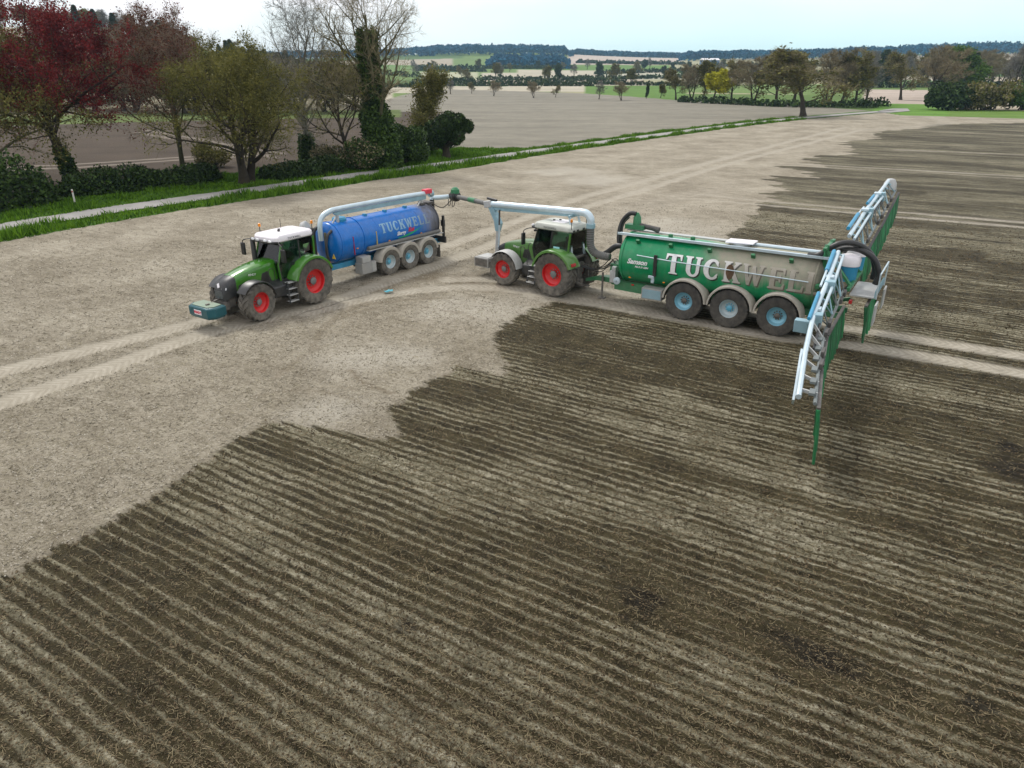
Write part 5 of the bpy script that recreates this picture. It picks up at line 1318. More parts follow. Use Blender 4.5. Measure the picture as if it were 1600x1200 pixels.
for x in (4.5, -3.2): MB().box((x, .86, 1.05), (.12, .04, .06)).build("reflector", M['lred'], G)
for x in (4.4, 2.9, 1.2, -0.6, -2.1): MB().box((x, .80, ZC + .88), (0.16, 0.10, 0.26), (-.75, 0, 0)).build("walkway_bracket", M['fgreen'], G, 0.01)
wk = MB().box((1.0, .52, 3.22), (8.9, 0.34, 0.05)).box((1.0, .70, 3.245), (8.9, 0.03, 0.11)).build("walkway", M['galv'], G, 0.008)
MB().box((1.0, -.52, 3.22), (8.9, 0.30, 0.05)).build("walkway", M['galv_d'], G, 0.008)
MB().tube([(-0.2, -.15, 3.27), (-3.2, -.15, 3.27)], 0.07, 8).build("top_pipe", M['galv'], G)
lid = MB().box((0.15, 0.0, 3.36), (1.15, 0.75, 0.05), (0, 0.03, 0)).build("hatch_lid", M['white'], G, 0.01)
MB().lathe([(.36, 3.18), (.36, 3.32)], (0.15, 0, 0), 'z', 24).build("hatch_neck", M['galv_d'], G)
for x in (3.2, 2.2): MB().lathe([(.10, 3.2), (.10, 3.34), (0.001, 3.36)], (x, 0.1, 0), 'z', 14).build("valve_cap", M['fgreen'], G)
# lettering
lx = [(2.98, 'T'), (2.12, 'U'), (1.30, 'C'), (0.48, 'K'), (-0.30, 'W'), (-1.36, 'E'), (-2.10, 'L'), (-2.78, 'L')]
for x, ch in lx:
    wrap_letter("letter_shadow", GLYPH[ch], x, 2.30, 0.86, R_, ZC, mk, G, 0.004, 0.80, (0.05, -0.06))
    wrap_letter("letter", GLYPH[ch], x, 2.30, 0.86, R_, ZC, ml, G, 0.009, 0.80)
text_mesh("maker_lettering", "Samson", 0.30, M['txt_w'], G, face_left(4.28, R_ + .012, 2.17, 0.0), 0.004, shear=0.35, bold=0.012)
text_mesh("model_lettering", "PG II 31 GEN", 0.11, M['txt_w'], G, face_left(4.05, R_ + .010, 1.96), 0.004, shear=0.3, bold=0.004)
# a round brown patch where the paint is fouled, sight glass, side rail, hatch plate
MB().lathe([(0.001, R_ + .014), (0.14, R_ + .013), (.17, R_ + .006)], (0, 0, 0), 'y', 18).build("stain_patch", paint("slurry_stain", (0.105, 0.055, 0.022), 0.8, dust=0.3, var=0.4), G)
so = bpy.data.objects["stain_patch"]; so.location = (0.18, 0.0, 2.30); so.scale = (1.0, 1.0, 1.9)
MB().tube([(4.3, 1.11, 2.48), (2.8, 1.155, 2.43), (-2.9, 1.135, 2.34)], 0.022, 6).build("side_rail", M['galv'], G)
sgl = MB().box((3.42, 1.13, 2.12), (0.15, 0.07, 0.95)).build("sight_glass", M['black'], G, 0.01)
MB().box((3.55, 1.15, 1.62), (0.26, 0.12, 0.12)).box((3.48, 1.13, 1.46), (0.14, 0.10, 0.22)).build("sample_valve", M['galv'], sgl, 0.02)
# chassis and running gear
ch = MB()
for s in (-1, 1): ch.box((1.2, s*.45, 0.95), (9.0, 0.16, 0.26))
for x in (5.2, 3.2, -3.0): ch.box((x, 0, 0.98), (0.2, 0.9, 0.22))
for x in (1.95, 0, -1.95): ch.tube([(x, -1.0, .80), (x, 1.0, .80)], 0.09, 8).box((x, .45, .86), (1.3, .12, .10)).box((x, -.45, .86), (1.3, .12, .10))
ch.build("chassis", M['fgreen'], G, 0.01)
MB().prism([(5.4, 0.72), (3.0, 0.66), (3.0, 1.10), (5.4, 1.10)], .80, .84, 'y').build("side_skirt", M['fgreen'], G)
MB().loft([[(5.3, -.42, .82), (5.3, .42, .82), (5.3, .42, 1.12), (5.3, -.42, 1.12)], [(6.6, -.12, .78), (6.6, .12, .78), (6.6, .12, .98), (6.6, -.12, .98)], [(7.25, -.08, .62), (7.25, .08, .62), (7.25, .08, .76), (7.25, -.08, .76)]]).build("drawbar", M['fgreen'], G, 0.015)
MB().tube([(6.25, .30, .35), (6.25, .30, 1.25)], 0.05, 8).box((6.25, .30, .03), (.3, .3, .05)).tube([(6.25, .3, .35), (6.25, .3, .05)], .04, 8).build("parking_jack", M['iron'], G)
for s in (-1, 1):
    for i, x in enumerate((1.95, 0, -1.95)):
        wheel(G, (x, s*1.05, .81), .81, .62, .40, s, 30, M['rim_w'] if i == 1 else M['rim_wb'], M['iron'] if i != 1 else M['rim_b'], M['tyre_dark'], 0.03)
        fender("mudguard", G, (x, s*1.05, .81), .975, .64, 2, 178, M['mudg'], side=s, lip=0.09, n=16)
    MB().box((-2.97, s*1.05, .46), (0.03, .55, .5)).build("mudflap", M['tyre'], G)
MB().box((3.45, .98, .86), (0.95, .50, .50)).build("tool_box", M['box_g'], G, 0.02)
MB().box((3.45, 1.236, .86), (0.85, .01, .40)).build("tool_box_door", M['galv_b'], G, 0.01)
# front: pump, pipes, valve block, top mounted filling turret
fr = MB().tube(smooth_path([(5.35, .1, 2.55), (5.75, .1, 2.5), (6.2, .05, 2.15), (6.45, 0, 2.0)]), 0.13, 12).build("filling_pipe", M['hose'], G)
MB().box((5.62, 0, 1.45), (0.5, .75, .6)).tube([(5.6, -.45, 1.45), (5.6, .45, 1.45)], .26, 14).build("pump", M['fgreen'], G, 0.02)
MB().box((5.55, .62, 1.25), (0.28, .34, .55)).box((5.5, .7, 1.62), (.2, .2, .2)).build("valve_block", M['galv_d'], G, 0.02)
MB().lathe([(.03, 0), (.16, .03), (.16, .12), (.03, .14)], (5.2, .98, 1.18), 'y', 14).build("gauge", M['galv'], G)
for k, (y, dz) in enumerate(((-.25, 0), (-.12, .12), (.02, .05), (.3, .2), (.42, -.05))):
    MB().tube(smooth_path([(5.5, y, 1.5), (5.85, y*1.1, 1.75 + dz), (6.3, y*.8, 1.35 + dz), (6.9, y*.5, 1.25), (7.5, y*.4, 1.35)]), 0.022, 5).build("hydraulic_hose", M['hose'], G)
tf = MB().box((5.0, -.25, 3.42), (0.9, .4, .2)).lathe([(.19, 3.5), (.17, 3.85), (.05, 4.05), (.001, 4.06)], (4.95, -.25, 0), 'z', 14).build("turret", M['fgreen'], G, 0.01)
MB().tube(smooth_path([(5.0, -.2, 4.0), (5.3, -.2, 3.98), (5.62, -.2, 3.65), (5.72, -.1, 3.2), (5.66, 0, 2.7), (5.45, 0, 2.4)]), 0.10, 10).build("turret_hose", M['hose'], G)
MB().tube(smooth_path([(5.25, -.05, 3.85), (5.5, -.05, 3.55), (5.55, 0, 3.15), (5.5, .1, 2.7)]), 0.035, 6).build("turret_hose", M['hose'], G)
MB().tube([(4.8, -.25, 3.5), (4.2, -.3, 3.42), (3.9, -.3, 3.36)], [.11, .11, .14], 10).build("turret_pipe", M['iron'], G)
# rear: dished end with flange, ladder post and twin black slurry hoses up to the macerators
MB().lathe([(.55, -3.40), (.62, -3.44), (.62, -3.52), (.001, -3.56)], (0, 0, ZC), 'x', 24).build("rear_door", M['fgreen'], G)
MB().beam((-3.75, -.45, 1.1), (-3.75, -.45, 3.15), .12, .12).beam((-3.75, .45, 1.1), (-3.75, .45, 2.6), .12, .12).beam((-3.4, .45, 1.0), (-4.3, .45, 1.0), .14, .2).beam((-3.4, -.45, 1.0), (-4.3, -.45, 1.0), .14, .2).build("rear_frame", M['fgreen'], G, 0.01)
MB().tube(smooth_path([(-2.6, .38, 3.22), (-3.0, .40, 3.28), (-3.6, .30, 3.75), (-4.2, .1, 3.80), (-4.75, -.15, 3.45), (-5.0, -.25, 2.9), (-5.0, -.3, 2.45)]), 0.115, 12).build("slurry_hose", M['hose'], G)
MB().tube(smooth_path([(-3.2, -.3, 3.1), (-3.8, -.2, 3.52), (-4.4, 0.05, 3.58), (-4.95, .1, 3.3), (-5.2, .1, 2.75), (-5.15, .1, 2.35)]), 0.115, 12).build("slurry_hose", M['hose'], G)

# ================================================================== SPREADER BOOM
BC = np.array([13.12, 27.84])
S = thing("spreader_boom", (BC[0], BC[1], 0.0), 0, "wide silver spreader boom with hanging green hoses behind the green tanker", "spreader")
wn_ = np.array([-0.463, -0.886]); wf_ = np.array([ND[0], ND[1]])
FWD = -RD
def bp_(d, s, z, off=0.0):      # point on a wing: s metres out, off metres towards the tanker
    if d is wn_:      # the near wing bends at its two hinges
        kn = [0, 1.86, 6.63, 9.54, 12.47]
        q = np.array([np.interp(s, kn, [13.0, 12.5, 10.15, 8.94, 7.8]) - BC[0], np.interp(s, kn, [27.3, 26.1, 21.95, 19.3, 16.6]) - BC[1]]) + FWD * off
    else:
        q = d * s + FWD * off
    return (float(q[0]), float(q[1]), float(z))
def curtain(d, s0, s1, zt0, zt1, zb0, zb1, name="drop_hose", off=-0.35, pitch=0.30):
    n = int(abs(s1 - s0) / pitch)
    rail = MB().beam(bp_(d, s0, zt0 + .02, off), bp_(d, s1, zt1 + .02, off), .10, .08).build("hose_rail", M['iron'], S)
    for i in range(n + 1):
        t = i / n; s = s0 + (s1 - s0) * t; zt = zt0 + (zt1 - zt0) * t; zb = zb0 + (zb1 - zb0) * t + random.uniform(-.10, .06)
        a = Vector(bp_(d, s, zt, off)); sw = random.uniform(-.03, .05)
        wv = Vector((d[0], d[1], 0)) * random.uniform(-.02, .02)
        b = Vector(bp_(d, s, zb, off - .12 + sw)) + wv; m_ = (a + b) / 2 + Vector((-FWD[0], -FWD[1], 0)) * .02
        # flat lay hose: a broad flattened tube
        mbk = MB(); secs = []
        for k, q in enumerate((a, a*.5 + m_*.5, m_, m_*.5 + b*.5, b)):
            wdt = (0.07, 0.10, 0.115, 0.11, 0.09)[k]; dv = Vector((d[0], d[1], 0)) * wdt; nv = Vector((FWD[0], FWD[1], 0)) * (.035 if k else .05)
            secs.append([q - dv, q - dv*.6 + nv, q + dv*.6 + nv, q + dv, q + dv*.6 - nv, q - dv*.6 - nv])
        mbk.loft(secs).build(name, M['hgreen'], S, smooth=60)
# near wing: three hose sections stepping down outwards
curtain(wn_, 1.9, 6.55, 1.75, 2.02, 0.60, 0.60, off=0.0)
curtain(wn_, 6.75, 9.45, 2.05, 2.05, 0.58, 0.58, off=0.0)
curtain(wn_, 9.65, 12.45, 2.04, 2.0, 0.58, 0.55, off=0.0)
# far wing, lifted
curtain(wf_, 1.6, 6.2, 2.75, 3.30, 1.55, 2.10)
curtain(wf_, 6.5, 11.9, 3.25, 4.10, 2.15, 3.05)
# centre section, set back behind the wings
curtain(wf_, -1.5, 1.4, 1.75, 1.75, 0.45, 0.45, off=-1.1)
def wing(d, pts, off, r=0.085, mt='galv'):
    P3 = [bp_(d, s, z, off) for s, z in pts]
    for a, b in zip(P3[:-1], P3[1:]): MB().tube([a, b], r, 8).build("boom_tube", M[mt], S)
    return P3
# main lattice of each wing: upper tube pair and lower tube joined by braces
for d, up_, lo_ in ((wn_, [(0.8, 3.60), (4.2, 3.20), (6.6, 2.70), (9.5, 2.40), (12.0, 2.05)], [(1.2, 2.25), (4.2, 2.25), (6.6, 2.20), (9.5, 2.16), (12.35, 2.10)]), (wf_, [(0.6, 3.9), (4.6, 4.35), (8.2, 4.55), (11.4, 4.75)], [(0.8, 2.95), (4.6, 3.35), (8.2, 3.75), (11.8, 4.25)])):
    ou, ol = (.52, .10) if d is wn_ else (.18, -.20)
    U1 = wing(d, up_, ou, .08); U2 = wing(d, [(s, z - .10) for s, z in up_[:3]], ou - .2, .055); L1 = wing(d, lo_, ol, .05, 'hub')
    def ip(pts, s): return float(np.interp(s, [p_[0] for p_ in pts], [p_[1] for p_ in pts]))
    br = []
    s = 1.0; k = 0
    while s < (6.4 if d is wn_ else up_[-1][0] - .5):
        a = bp_(d, s, ip(up_, s), ou); b = bp_(d, s + .55, ip(lo_, s + .55), ol); c = bp_(d, s + 1.1, ip(up_, s + 1.1), ou)
        MB().tube([a, b], .026, 6).tube([b, c], .026, 6).build("brace", M['galv_b'] if k % 2 else M['hub'], S)
        MB().tube([bp_(d, s, ip(up_, s), ou), bp_(d, s, ip(up_, s) - .10, ou - .2)], .03, 6).build("cross_tie", M['galv_b'], S)
        s += 1.1; k += 1
    # joint plates at the folding points
    for (s, z) in up_[1:3]:
        MB().box(bp_(d, s, z - .15, ou - .1), (.36, .36, .42), (0, 0, math.atan2(d[1], d[0]))).build("hinge_plate", M['galv_b'], S, 0.02)
        MB().box(bp_(d, s - .5, z + .06, ou), (.34, .30, .10), (0, 0, math.atan2(d[1], d[0]))).build("hinge_cap", M['galv'], S, 0.02)
    # fold cylinders and feed pipes
    MB().tube([bp_(d, 1.2, ip(up_, 1.2) + .12, ou + .16), bp_(d, 3.4, ip(up_, 3.4) + .10, ou + .16)], .075, 10).build("fold_cylinder", M['blue_p'], S)
    MB().tube([bp_(d, 3.4, ip(up_, 3.4) + .10, ou + .16), bp_(d, 4.7, ip(up_, 4.7) + .05, ou + .14)], .04, 8).build("cylinder_rod", M['galv'], S)
    MB().tube([bp_(d, 5.3, ip(up_, 5.3) + .10, ou + .1), bp_(d, 7.2, ip(up_, 7.2) + .08, ou + .1)], .06, 10).build("fold_cylinder", M['blue_p'], S)
    for j, dz in enumerate((-.30, -.46)):
        MB().tube(smooth_path([bp_(d, .4, 2.9, .4), bp_(d, 1.6, ip(up_, 1.6) + dz, ou - .12), bp_(d, 5.0, ip(up_, 5) + dz, ou - .15), bp_(d, 8.5, ip(up_, 8.5) + dz, ou - .2)]), .04, 6).build("feed_hose", M['hose'], S)
    for s in (2.2, 3.2, 6.0, 7.0, 8.8, 9.8):
        MB().box(bp_(d, s, ip(lo_, s) + .10, ol - .06), (.5, .10, .18), (0, 0, math.atan2(d[1], d[0]))).build("manifold", M['iron'], S, 0.02)
for s_ in (7.2, 8.1, 9.0, 9.9, 10.8, 11.6):
    zt_ = float(np.interp(s_, [6.6, 9.5, 12.0], [2.70, 2.40, 2.05]))
    MB().beam(bp_(wn_, s_, zt_, .52), bp_(wn_, s_ + .15, 2.12, .06), .05, .09).build("hanger", M['galv_d'], S)
    MB().box(bp_(wn_, s_ + .3, 2.22, .2), (.34, .16, .08), (0, 0, math.atan2(wn_[1], wn_[0]))).build("outlet_block", M['hub'], S, .01)
# near tip plate and far tip cap
MB().add([bp_(wn_, 9.2, 2.40, .66), bp_(wn_, 11.5, 1.60, .66), bp_(wn_, 11.8, 1.85, .66), bp_(wn_, 9.9, 2.42, .66), bp_(wn_, 9.2, 2.40, .60), bp_(wn_, 11.5, 1.60, .60), bp_(wn_, 11.8, 1.85, .60), bp_(wn_, 9.9, 2.42, .60)],
         [(0,1,2,3), (7,6,5,4), (0,4,5,1), (1,5,6,2), (2,6,7,3), (3,7,4,0)]).build("tip_guard", M['galv'], S)
MB().lathe([(.32, -.2), (.30, .1), (.18, .3), (.001, .34)], bp_(wf_, 11.7, 4.5, .1), 'z', 14).build("tip_guard", M['galv_d'], S)
MB().box(bp_(wn_, 6.4, 2.2, .85), (.45, .3, .42), (0, 0, g_ang)).build("transport_rest", M['galv_b'], S, 0.02)
# centre: macerator drums, frame, platform, linkage to the tank
cen = Vector((0, 0, 0)); fw = Vector((FWD[0], FWD[1], 0)); sd2 = Vector((ND[0], ND[1], 0))
def cpt(f, s, z): q = fw*f + sd2*s; return (q.x, q.y, z)
for s, hgt in ((-.15, 3.3), (1.5, 3.35)):
    c = cpt(-.1, s, 0); d0 = MB().lathe([(.001, hgt - .35), (.40, hgt - .35), (.42, hgt - .10), (.36, hgt + .02), (.10, hgt + .10), (.001, hgt + .11)], c, 'z', 26).build("macerator", M['white'], S)
    MB().lathe([(.001, hgt - .95), (.34, hgt - .95), (.36, hgt - .36), (.001, hgt - .36)], c, 'z', 24).build("macerator_body", M['blue_p'], d0)
fm = MB()
for s in (-1.3, 1.3): fm.beam(cpt(.75, s*.4, .9), cpt(.75, s*.4, 3.7), .14, .14).beam(cpt(.75, s*.4, 3.5), cpt(-.4, s*.9, 2.4), .10, .10).beam(cpt(1.2, s*.35, 1.0), cpt(-.3, s*.5, 1.4), .10, .14)
fm.beam(cpt(.75, -1.3, 2.2), cpt(.75, 1.3, 2.2), .14, .16).beam(cpt(.75, -1.0, 3.6), cpt(.75, 1.0, 3.6), .12, .12).beam(cpt(-.4, -1.6, 2.35), cpt(-.4, 1.6, 2.35), .12, .14)
fm.build("centre_frame", M['fgreen'], S, 0.01)
pf = MB().box(cpt(-.85, .1, 2.0), (.9, 2.2, .06), (0, 0, g_ang)).build("platform", M['galv_d'], S, 0.01)
for i in range(9):
    MB().beam(cpt(-1.3, -1.0 + i*.27, 2.02), cpt(-1.3, -1.0 + i*.27, 2.30), .05, .05).build("platform_bar", M['galv_b'], pf)
MB().tube([cpt(-1.35, -1.1, 2.95), cpt(-1.35, 1.2, 2.95)], .03, 6).tube([cpt(-1.35, -1.1, 2.0), cpt(-1.35, -1.1, 2.95)], .03, 6).tube([cpt(-1.35, 1.2, 2.0), cpt(-1.35, 1.2, 2.95)], .03, 6).build("guard_rail", M['galv'], S)
for s in (-1, 1): MB().box(cpt(-1.42, s*1.25, 1.5), (.06, .7, .8), (0, 0, g_ang)).build("rear_panel", M['galv_d'], S, 0.01)
for k in range(5):
    MB().tube(smooth_path([cpt(.3, -.4 + .2*k, 3.0), cpt(-.3, -.9 + .2*k, 2.4 - .1*k), cpt(.2, -1.5 + .1*k, 2.1), cpt(.5, -1.9, 2.5)]), .03, 5).build("feed_hose", M['hose'], S)
for s in (-1, 1): MB().box(cpt(-.5, s*1.0, 1.75), (.12, .22, .14), (0, 0, g_ang)).build("tail_lamp", M['lred'], S, 0.01)

# ================================================================== BLUE TANKER
BDIR = np.array([-0.60, -0.80]); B0 = np.array([-6.45, 39.15])
Bt = thing("slurry_tanker", (B0[0], B0[1], -0.02), math.atan2(BDIR[1], BDIR[0]), "bright blue three axle slurry tanker with pipe along its top behind the left tractor", "tanker")
Rb, Zb = 1.0, 2.06
mb_ = tankmat("tank_blue", (0.000, 0.150, 0.52), (0.22, 0.20, 0.16), -1.0, -2.2, 0.8, 1.6, 0.8, dark=(0.030, 0.028, 0.024), dx0=-1.7, dx1=-2.9)
mlb = tankmat("blue_tank_lettering", (0.22, 0.42, 0.58), (0.20, 0.19, 0.16), 0.6, -2.4, 0.8, 1.6, 0.7)
tank_body(Rb, Zb, 4.75, -2.95).build("tank", mb_, Bt, smooth=60)
for x in (4.35, 2.9, -2.6): ring(Rb, Zb, x, .06, .03).build("tank_band", mb_, Bt)
for x in (1.9, .4, -1.1): ring(Rb, Zb, x, .03, .006).build("weld_seam", mb_, Bt)
for x in (3.4, 1.2, -1.2): MB().box((x, .96, 1.72), (.10, .05, .05)).build("side_marker", M['amber'], Bt, .008)
x = 1.75
for chh in "TUCKWELL":
    wrap_letter("letter", GLYPH[chh], x, 2.42, 0.50, Rb, Zb, mlb, Bt, 0.008, 0.78)
    x -= (0.56 if chh == 'W' else 0.45)
text_mesh("brand_lettering", "Slurry", 0.26, M['txt_w'], Bt, face_left(0.35, Rb + .008, 1.98), 0.004, shear=.3, bold=.008)
text_mesh("brand_lettering", "Kat", 0.30, M['txt_r'], Bt, face_left(-0.40, Rb + .008, 2.06), 0.004, shear=.2, bold=.014)
swo = MB()
for i in range(10):
    t0, t1 = i/10, (i+1)/10
    def sp_(t): return (0.55 - 1.9*t, 1.74 + .30*t*t*1.4), .055*math.sin(math.pi*min(t + .08, .97))
    (xa, za), wa = sp_(t0); (xb, zb_), wb = sp_(t1)
    def yy(z): return math.sqrt(max(0.01, (Rb + .009)**2 - (z - Zb)**2))
    swo.add([(xa, yy(za - wa), za - wa), (xb, yy(zb_ - wb), zb_ - wb), (xb, yy(zb_ + wb), zb_ + wb), (xa, yy(za + wa), za + wa)], [(0,1,2,3)])
swo.build("swoosh", paint("swoosh_green", (0.02, 0.45, 0.16), .5, dust=.05), Bt)
# front end furniture
MB().beam((4.80, .30, 1.35), (4.80, .30, 2.65), .14, .05).build("sight_glass", paint("sight_brown", (0.19, 0.16, 0.07), .4), Bt)
MB().add([(4.775, .62, 1.42), (4.765, .86, 1.42), (4.77, .74, 1.66), (4.755, .62, 1.42), (4.745, .86, 1.42), (4.75, .74, 1.66)], [(0,1,2), (5,4,3), (0,3,4,1), (1,4,5,2), (2,5,3,0)]).build("warning_sign", M['yel'], Bt)
for x_ in (4.55, 3.0): MB().beam((x_ - .9, 1.015, 1.45), (x_ - .9, .98, 2.35), .06, .02).build("reflective_tape", M['yel'] if x_ < 4 else M['lred'], Bt)
MB().tube(smooth_path([(4.6, .55, 2.75), (4.95, .62, 2.5), (5.12, .68, 1.9), (5.0, .66, 1.3), (4.9, .6, .95)]), .07, 10).build("vent_hose", M['hose'], Bt)
MB().tube(smooth_path([(4.75, -.2, 2.9), (5.05, -.2, 2.7), (5.15, -.2, 2.1), (5.1, -.25, 1.4), (5.2, -.2, 1.0)]), .09, 10).build("filling_hose", M['hose'], Bt)
MB().box((5.05, -.35, 2.1), (.16, .3, 1.5)).build("pipe_bracket", M['iron'], Bt, .01)
dr = MB().lathe([(.001, -.14), (.30, -.14), (.33, -.08), (.33, .10), (.28, .14), (.001, .14)], (0, 0, 0), 'y', 22).build("filling_funnel", M['galv_d'], Bt); dr.location = (5.25, -.55, 2.85); dr.rotation_euler = (0.4, 0, .5)
MB().box((5.0, .1, .98), (.5, .8, .5)).tube([(5.1, -.4, 1.0), (5.1, .5, 1.0)], .2, 12).build("pump", M['iron'], Bt, .02)
for k in range(4): MB().tube(smooth_path([(5.1, -.2 + .12*k, 1.2), (5.5, -.2 + .1*k, 1.55), (5.9, -.1 + .07*k, 1.25), (6.4, -.06 + .05*k, 1.35)]), .022, 5).build("hydraulic_hose", M['hose'], Bt)
# chassis
cb = MB()
for s in (-1, 1): cb.box((0.8, s*.42, .92), (8.4, .15, .26))
for x_ in (1.45, 0, -1.45): cb.tube([(x_, -.95, .69), (x_, .95, .69)], .08, 8).box((x_, .42, .80), (1.1, .1, .1)).box((x_, -.42, .80), (1.1, .1, .1))
cb.build("chassis", M['blue_p'], Bt, .01)
MB().loft([[(4.9, -.4, .8), (4.9, .4, .8), (4.9, .4, 1.06), (4.9, -.4, 1.06)], [(6.0, -.1, .7), (6.0, .1, .7), (6.0, .1, .88), (6.0, -.1, .88)], [(6.65, -.07, .56), (6.65, .07, .56), (6.65, .07, .7), (6.65, -.07, .7)]]).build("drawbar", M['blue_p'], Bt, .015)
for s in (-1, 1):
    for x_ in (1.45, 0, -1.45):
        wheel(Bt, (x_, s*1.0, .69), .69, .50, .36, s, 28, M['rim_w'], M['rim_b'], M['tyre_dark'] if s < 0 else M['tyre'], .025)
        fender("mudguard", Bt, (x_, s*1.0, .69), .80, .54, 8, 172, M['mudg'], side=s, lip=.16, n=14)
    MB().tube([(2.75, s*1.02, 1.60), (-2.6, s*1.02, 1.62)], .10, 12).build("suction_hose", M['hose_g'], Bt)
    MB().box((0, s*1.02, 1.49), (5.6, .26, .04)).build("hose_tray", M['galv_d'], Bt, .008)
    MB().box((-2.35, s*1.0, .55), (.03, .5, .7)).build("mudflap", M['tyre'], Bt)
lb = MB().box((2.95, .95, .68), (.95, .55, .55)).box((3.1, .98, 1.12), (.6, .48, .34)).build("tool_box", M['box_g'], Bt, .02)
MB().box((2.62, 1.232, .70), (.26, .012, .46)).box((3.1, 1.228, 1.12), (.5, .012, .26)).build("tool_box_door", M['galv_d'], lb, .01)
# rear: dark soiled frame, lamps, stand pipe towards the coupling
MB().box((-3.02, 0, 1.05), (.12, 2.2, .35)).beam((-3.02, .95, 1.2), (-3.02, .95, 2.4), .12, .12).beam((-3.02, -.95, 1.2), (-3.02, -.95, 2.4), .12, .12).build("rear_frame", M['black'], Bt, .01)
for s in (-1, 1): MB().box((-3.10, s*.85, 1.95), (.16, .22, .34)).build("lamp_cluster", M['iron'], Bt, .02)
MB().box((-2.7, 0, 3.05), (.5, .8, .16)).box((-2.1, .2, 3.08), (.35, .3, .12)).build("rear_valve", M['iron'], Bt, .02)
for x_ in (2.0, 0.6, -.9): MB().box((x_, .1, 3.08), (.16, .2, .12)).build("top_bracket", M['blue_p'], Bt, .01)
MB().lathe([(.34, 3.0), (.36, 3.12), (.30, 3.2), (.001, 3.22)], (3.6, 0, 0), 'z', 22).build("hatch_lid", M['blue_p'], Bt)
# loading pipe on top
MB().tube(smooth_path([(5.02, .25, 2.3), (5.02, .25, 3.0), (4.85, .25, 3.40), (4.4, .25, 3.60), (3.6, .25, 3.66), (0, .25, 3.66), (-2.5, .25, 3.62)], 5), .125, 14).build("loading_pipe", M['galv'], Bt)
MB().prism([(4.0, 3.36), (4.2, 3.52), (-2.4, 3.52), (-2.4, 3.30)], .19, .31, 'y').build("pipe_beam", M['galv_b'], Bt, .01)
for x_ in (3.9, -2.1): MB().beam((x_, .25, 3.0), (x_, .25, 3.45), .10, .12).beam((x_ + .35, .25, 3.0), (x_, .25, 3.4), .06, .06).build("pipe_support", M['galv_d'], Bt)
MB().box((-2.55, .25, 3.72), (.5, .34, .24)).build("end_marker", M['pink'], Bt, .02)
MB().lathe([(.14, -.1), (.18, -.1), (.18, .1), (.14, .1)], (-2.85, .25, 3.55), 'x', 14).build("pipe_flange", M['galv_b'], Bt)

# ---- stand pipe and coupling at the blue tanker's rear
def b_world(x, y, z):
    f = BDIR / np.linalg.norm(BDIR); l = np.array([-f[1], f[0]]); q = B0 + f*x + l*y; return np.array([q[0], q[1], z])
def to_local(o, P):
    c, s = math.cos(-o.rotation_euler[2]), math.sin(-o.rotation_euler[2]); d = np.array(P) - np.array(o.location)
    return (c*d[0] - s*d[1], s*d[0] + c*d[1], d[2])
rear = b_world(-3.2, 0.0, 0)
K = at_y(708, 306, rear[1] + 0.55)
Kl = to_local(Bt, K)
Bd = Vector((Kl[0], Kl[1], Kl[2]))
MB().tube([(-3.2, 0, 1.5), (-3.2, 0, Kl[2] - .25), (-3.18, 0, Kl[2] - .08)], .13, 12).build("stand_pipe", M['black'], Bt)
e0 = Vector((-3.18, 0, Kl[2] - .12)); dirk = (Bd - e0).normalized()
MB().tube([e0, e0 + Vector((-.02, 0, .10)), e0 + dirk*.25 + Vector((0, 0, .06)), Bd - dirk*.3], .135, 12).build("stand_pipe_elbow", M['galv'], Bt)
MB().tube(smooth_path([e0 + Vector((0, 0, -.2)), (e0 + Bd)/2 + Vector((0, 0, -.55)), Bd + Vector((0, 0, -.1))]), .025, 5).build("hydraulic_hose", M['hose'], Bt)

# ================================================================== FILLING ARM on the middle tractor
A_ = thing("filling_arm", (T2C[0], T2C[1], 0.0), math.atan2(T2D[1], T2D[0]), "silver filling arm on posts over the middle tractor, reaching to the blue tanker", "filling arm")
k0 = Vector(to_local(A_, K)); a1 = Vector((4.75, 0.0, 3.62)); a2 = Vector((-0.55, 0.0, 3.86))
MB().tube([a1 + Vector((.05, 0, .03)), a2], .165, 16).build("arm_pipe", M['galv'], A_)
MB().beam(a1 + Vector((-.2, 0, -.19)), a2 + Vector((.3, 0, -.19)), .16, .14).build("arm_beam", M['galv_b'], A_, .01)
MB().tube(smooth_path([a2, a2 + Vector((-.42, 0, -.02)), a2 + Vector((-.66, 0, -.22)), a2 + Vector((-.70, 0, -.5))], 5), .175, 16).build("arm_elbow", M['galv'], A_)
MB().tube([a2 + Vector((-.70, 0, -.46)), a2 + Vector((-.70, 0, -.66))], .21, 16).build("hose_clamp", M['galv_b'], A_)
hp = smooth_path([(-1.25, 0, 3.26), (-1.25, 0, 2.9), (-1.27, 0, 2.45), (-1.45, -.02, 2.12), (-1.85, -.05, 2.0), (-2.3, -.1, 1.98)], 8)
rr2 = [(.19 if i % 2 else .165) for i in range(len(hp))]
MB().tube(hp, rr2, 14).build("ribbed_hose", M['hose_g'], A_)
# rear posts
for s in (-.34, .34):
    MB().beam((-.30, s, 3.72), (-.62, s*1.6, 1.75), .10, .08).build("rear_post", M['galv'], A_, .008)
MB().beam((-.30, -.42, 3.66), (-.30, .42, 3.66), .10, .12).box((-.25, 0, 3.74), (.8, .22, .10)).build("rear_saddle", M['galv_b'], A_, .01)
MB().beam((-.62, -.6, 1.76), (-.62, .6, 1.76), .12, .12).build("rear_bracket", M['iron'], A_, .01)
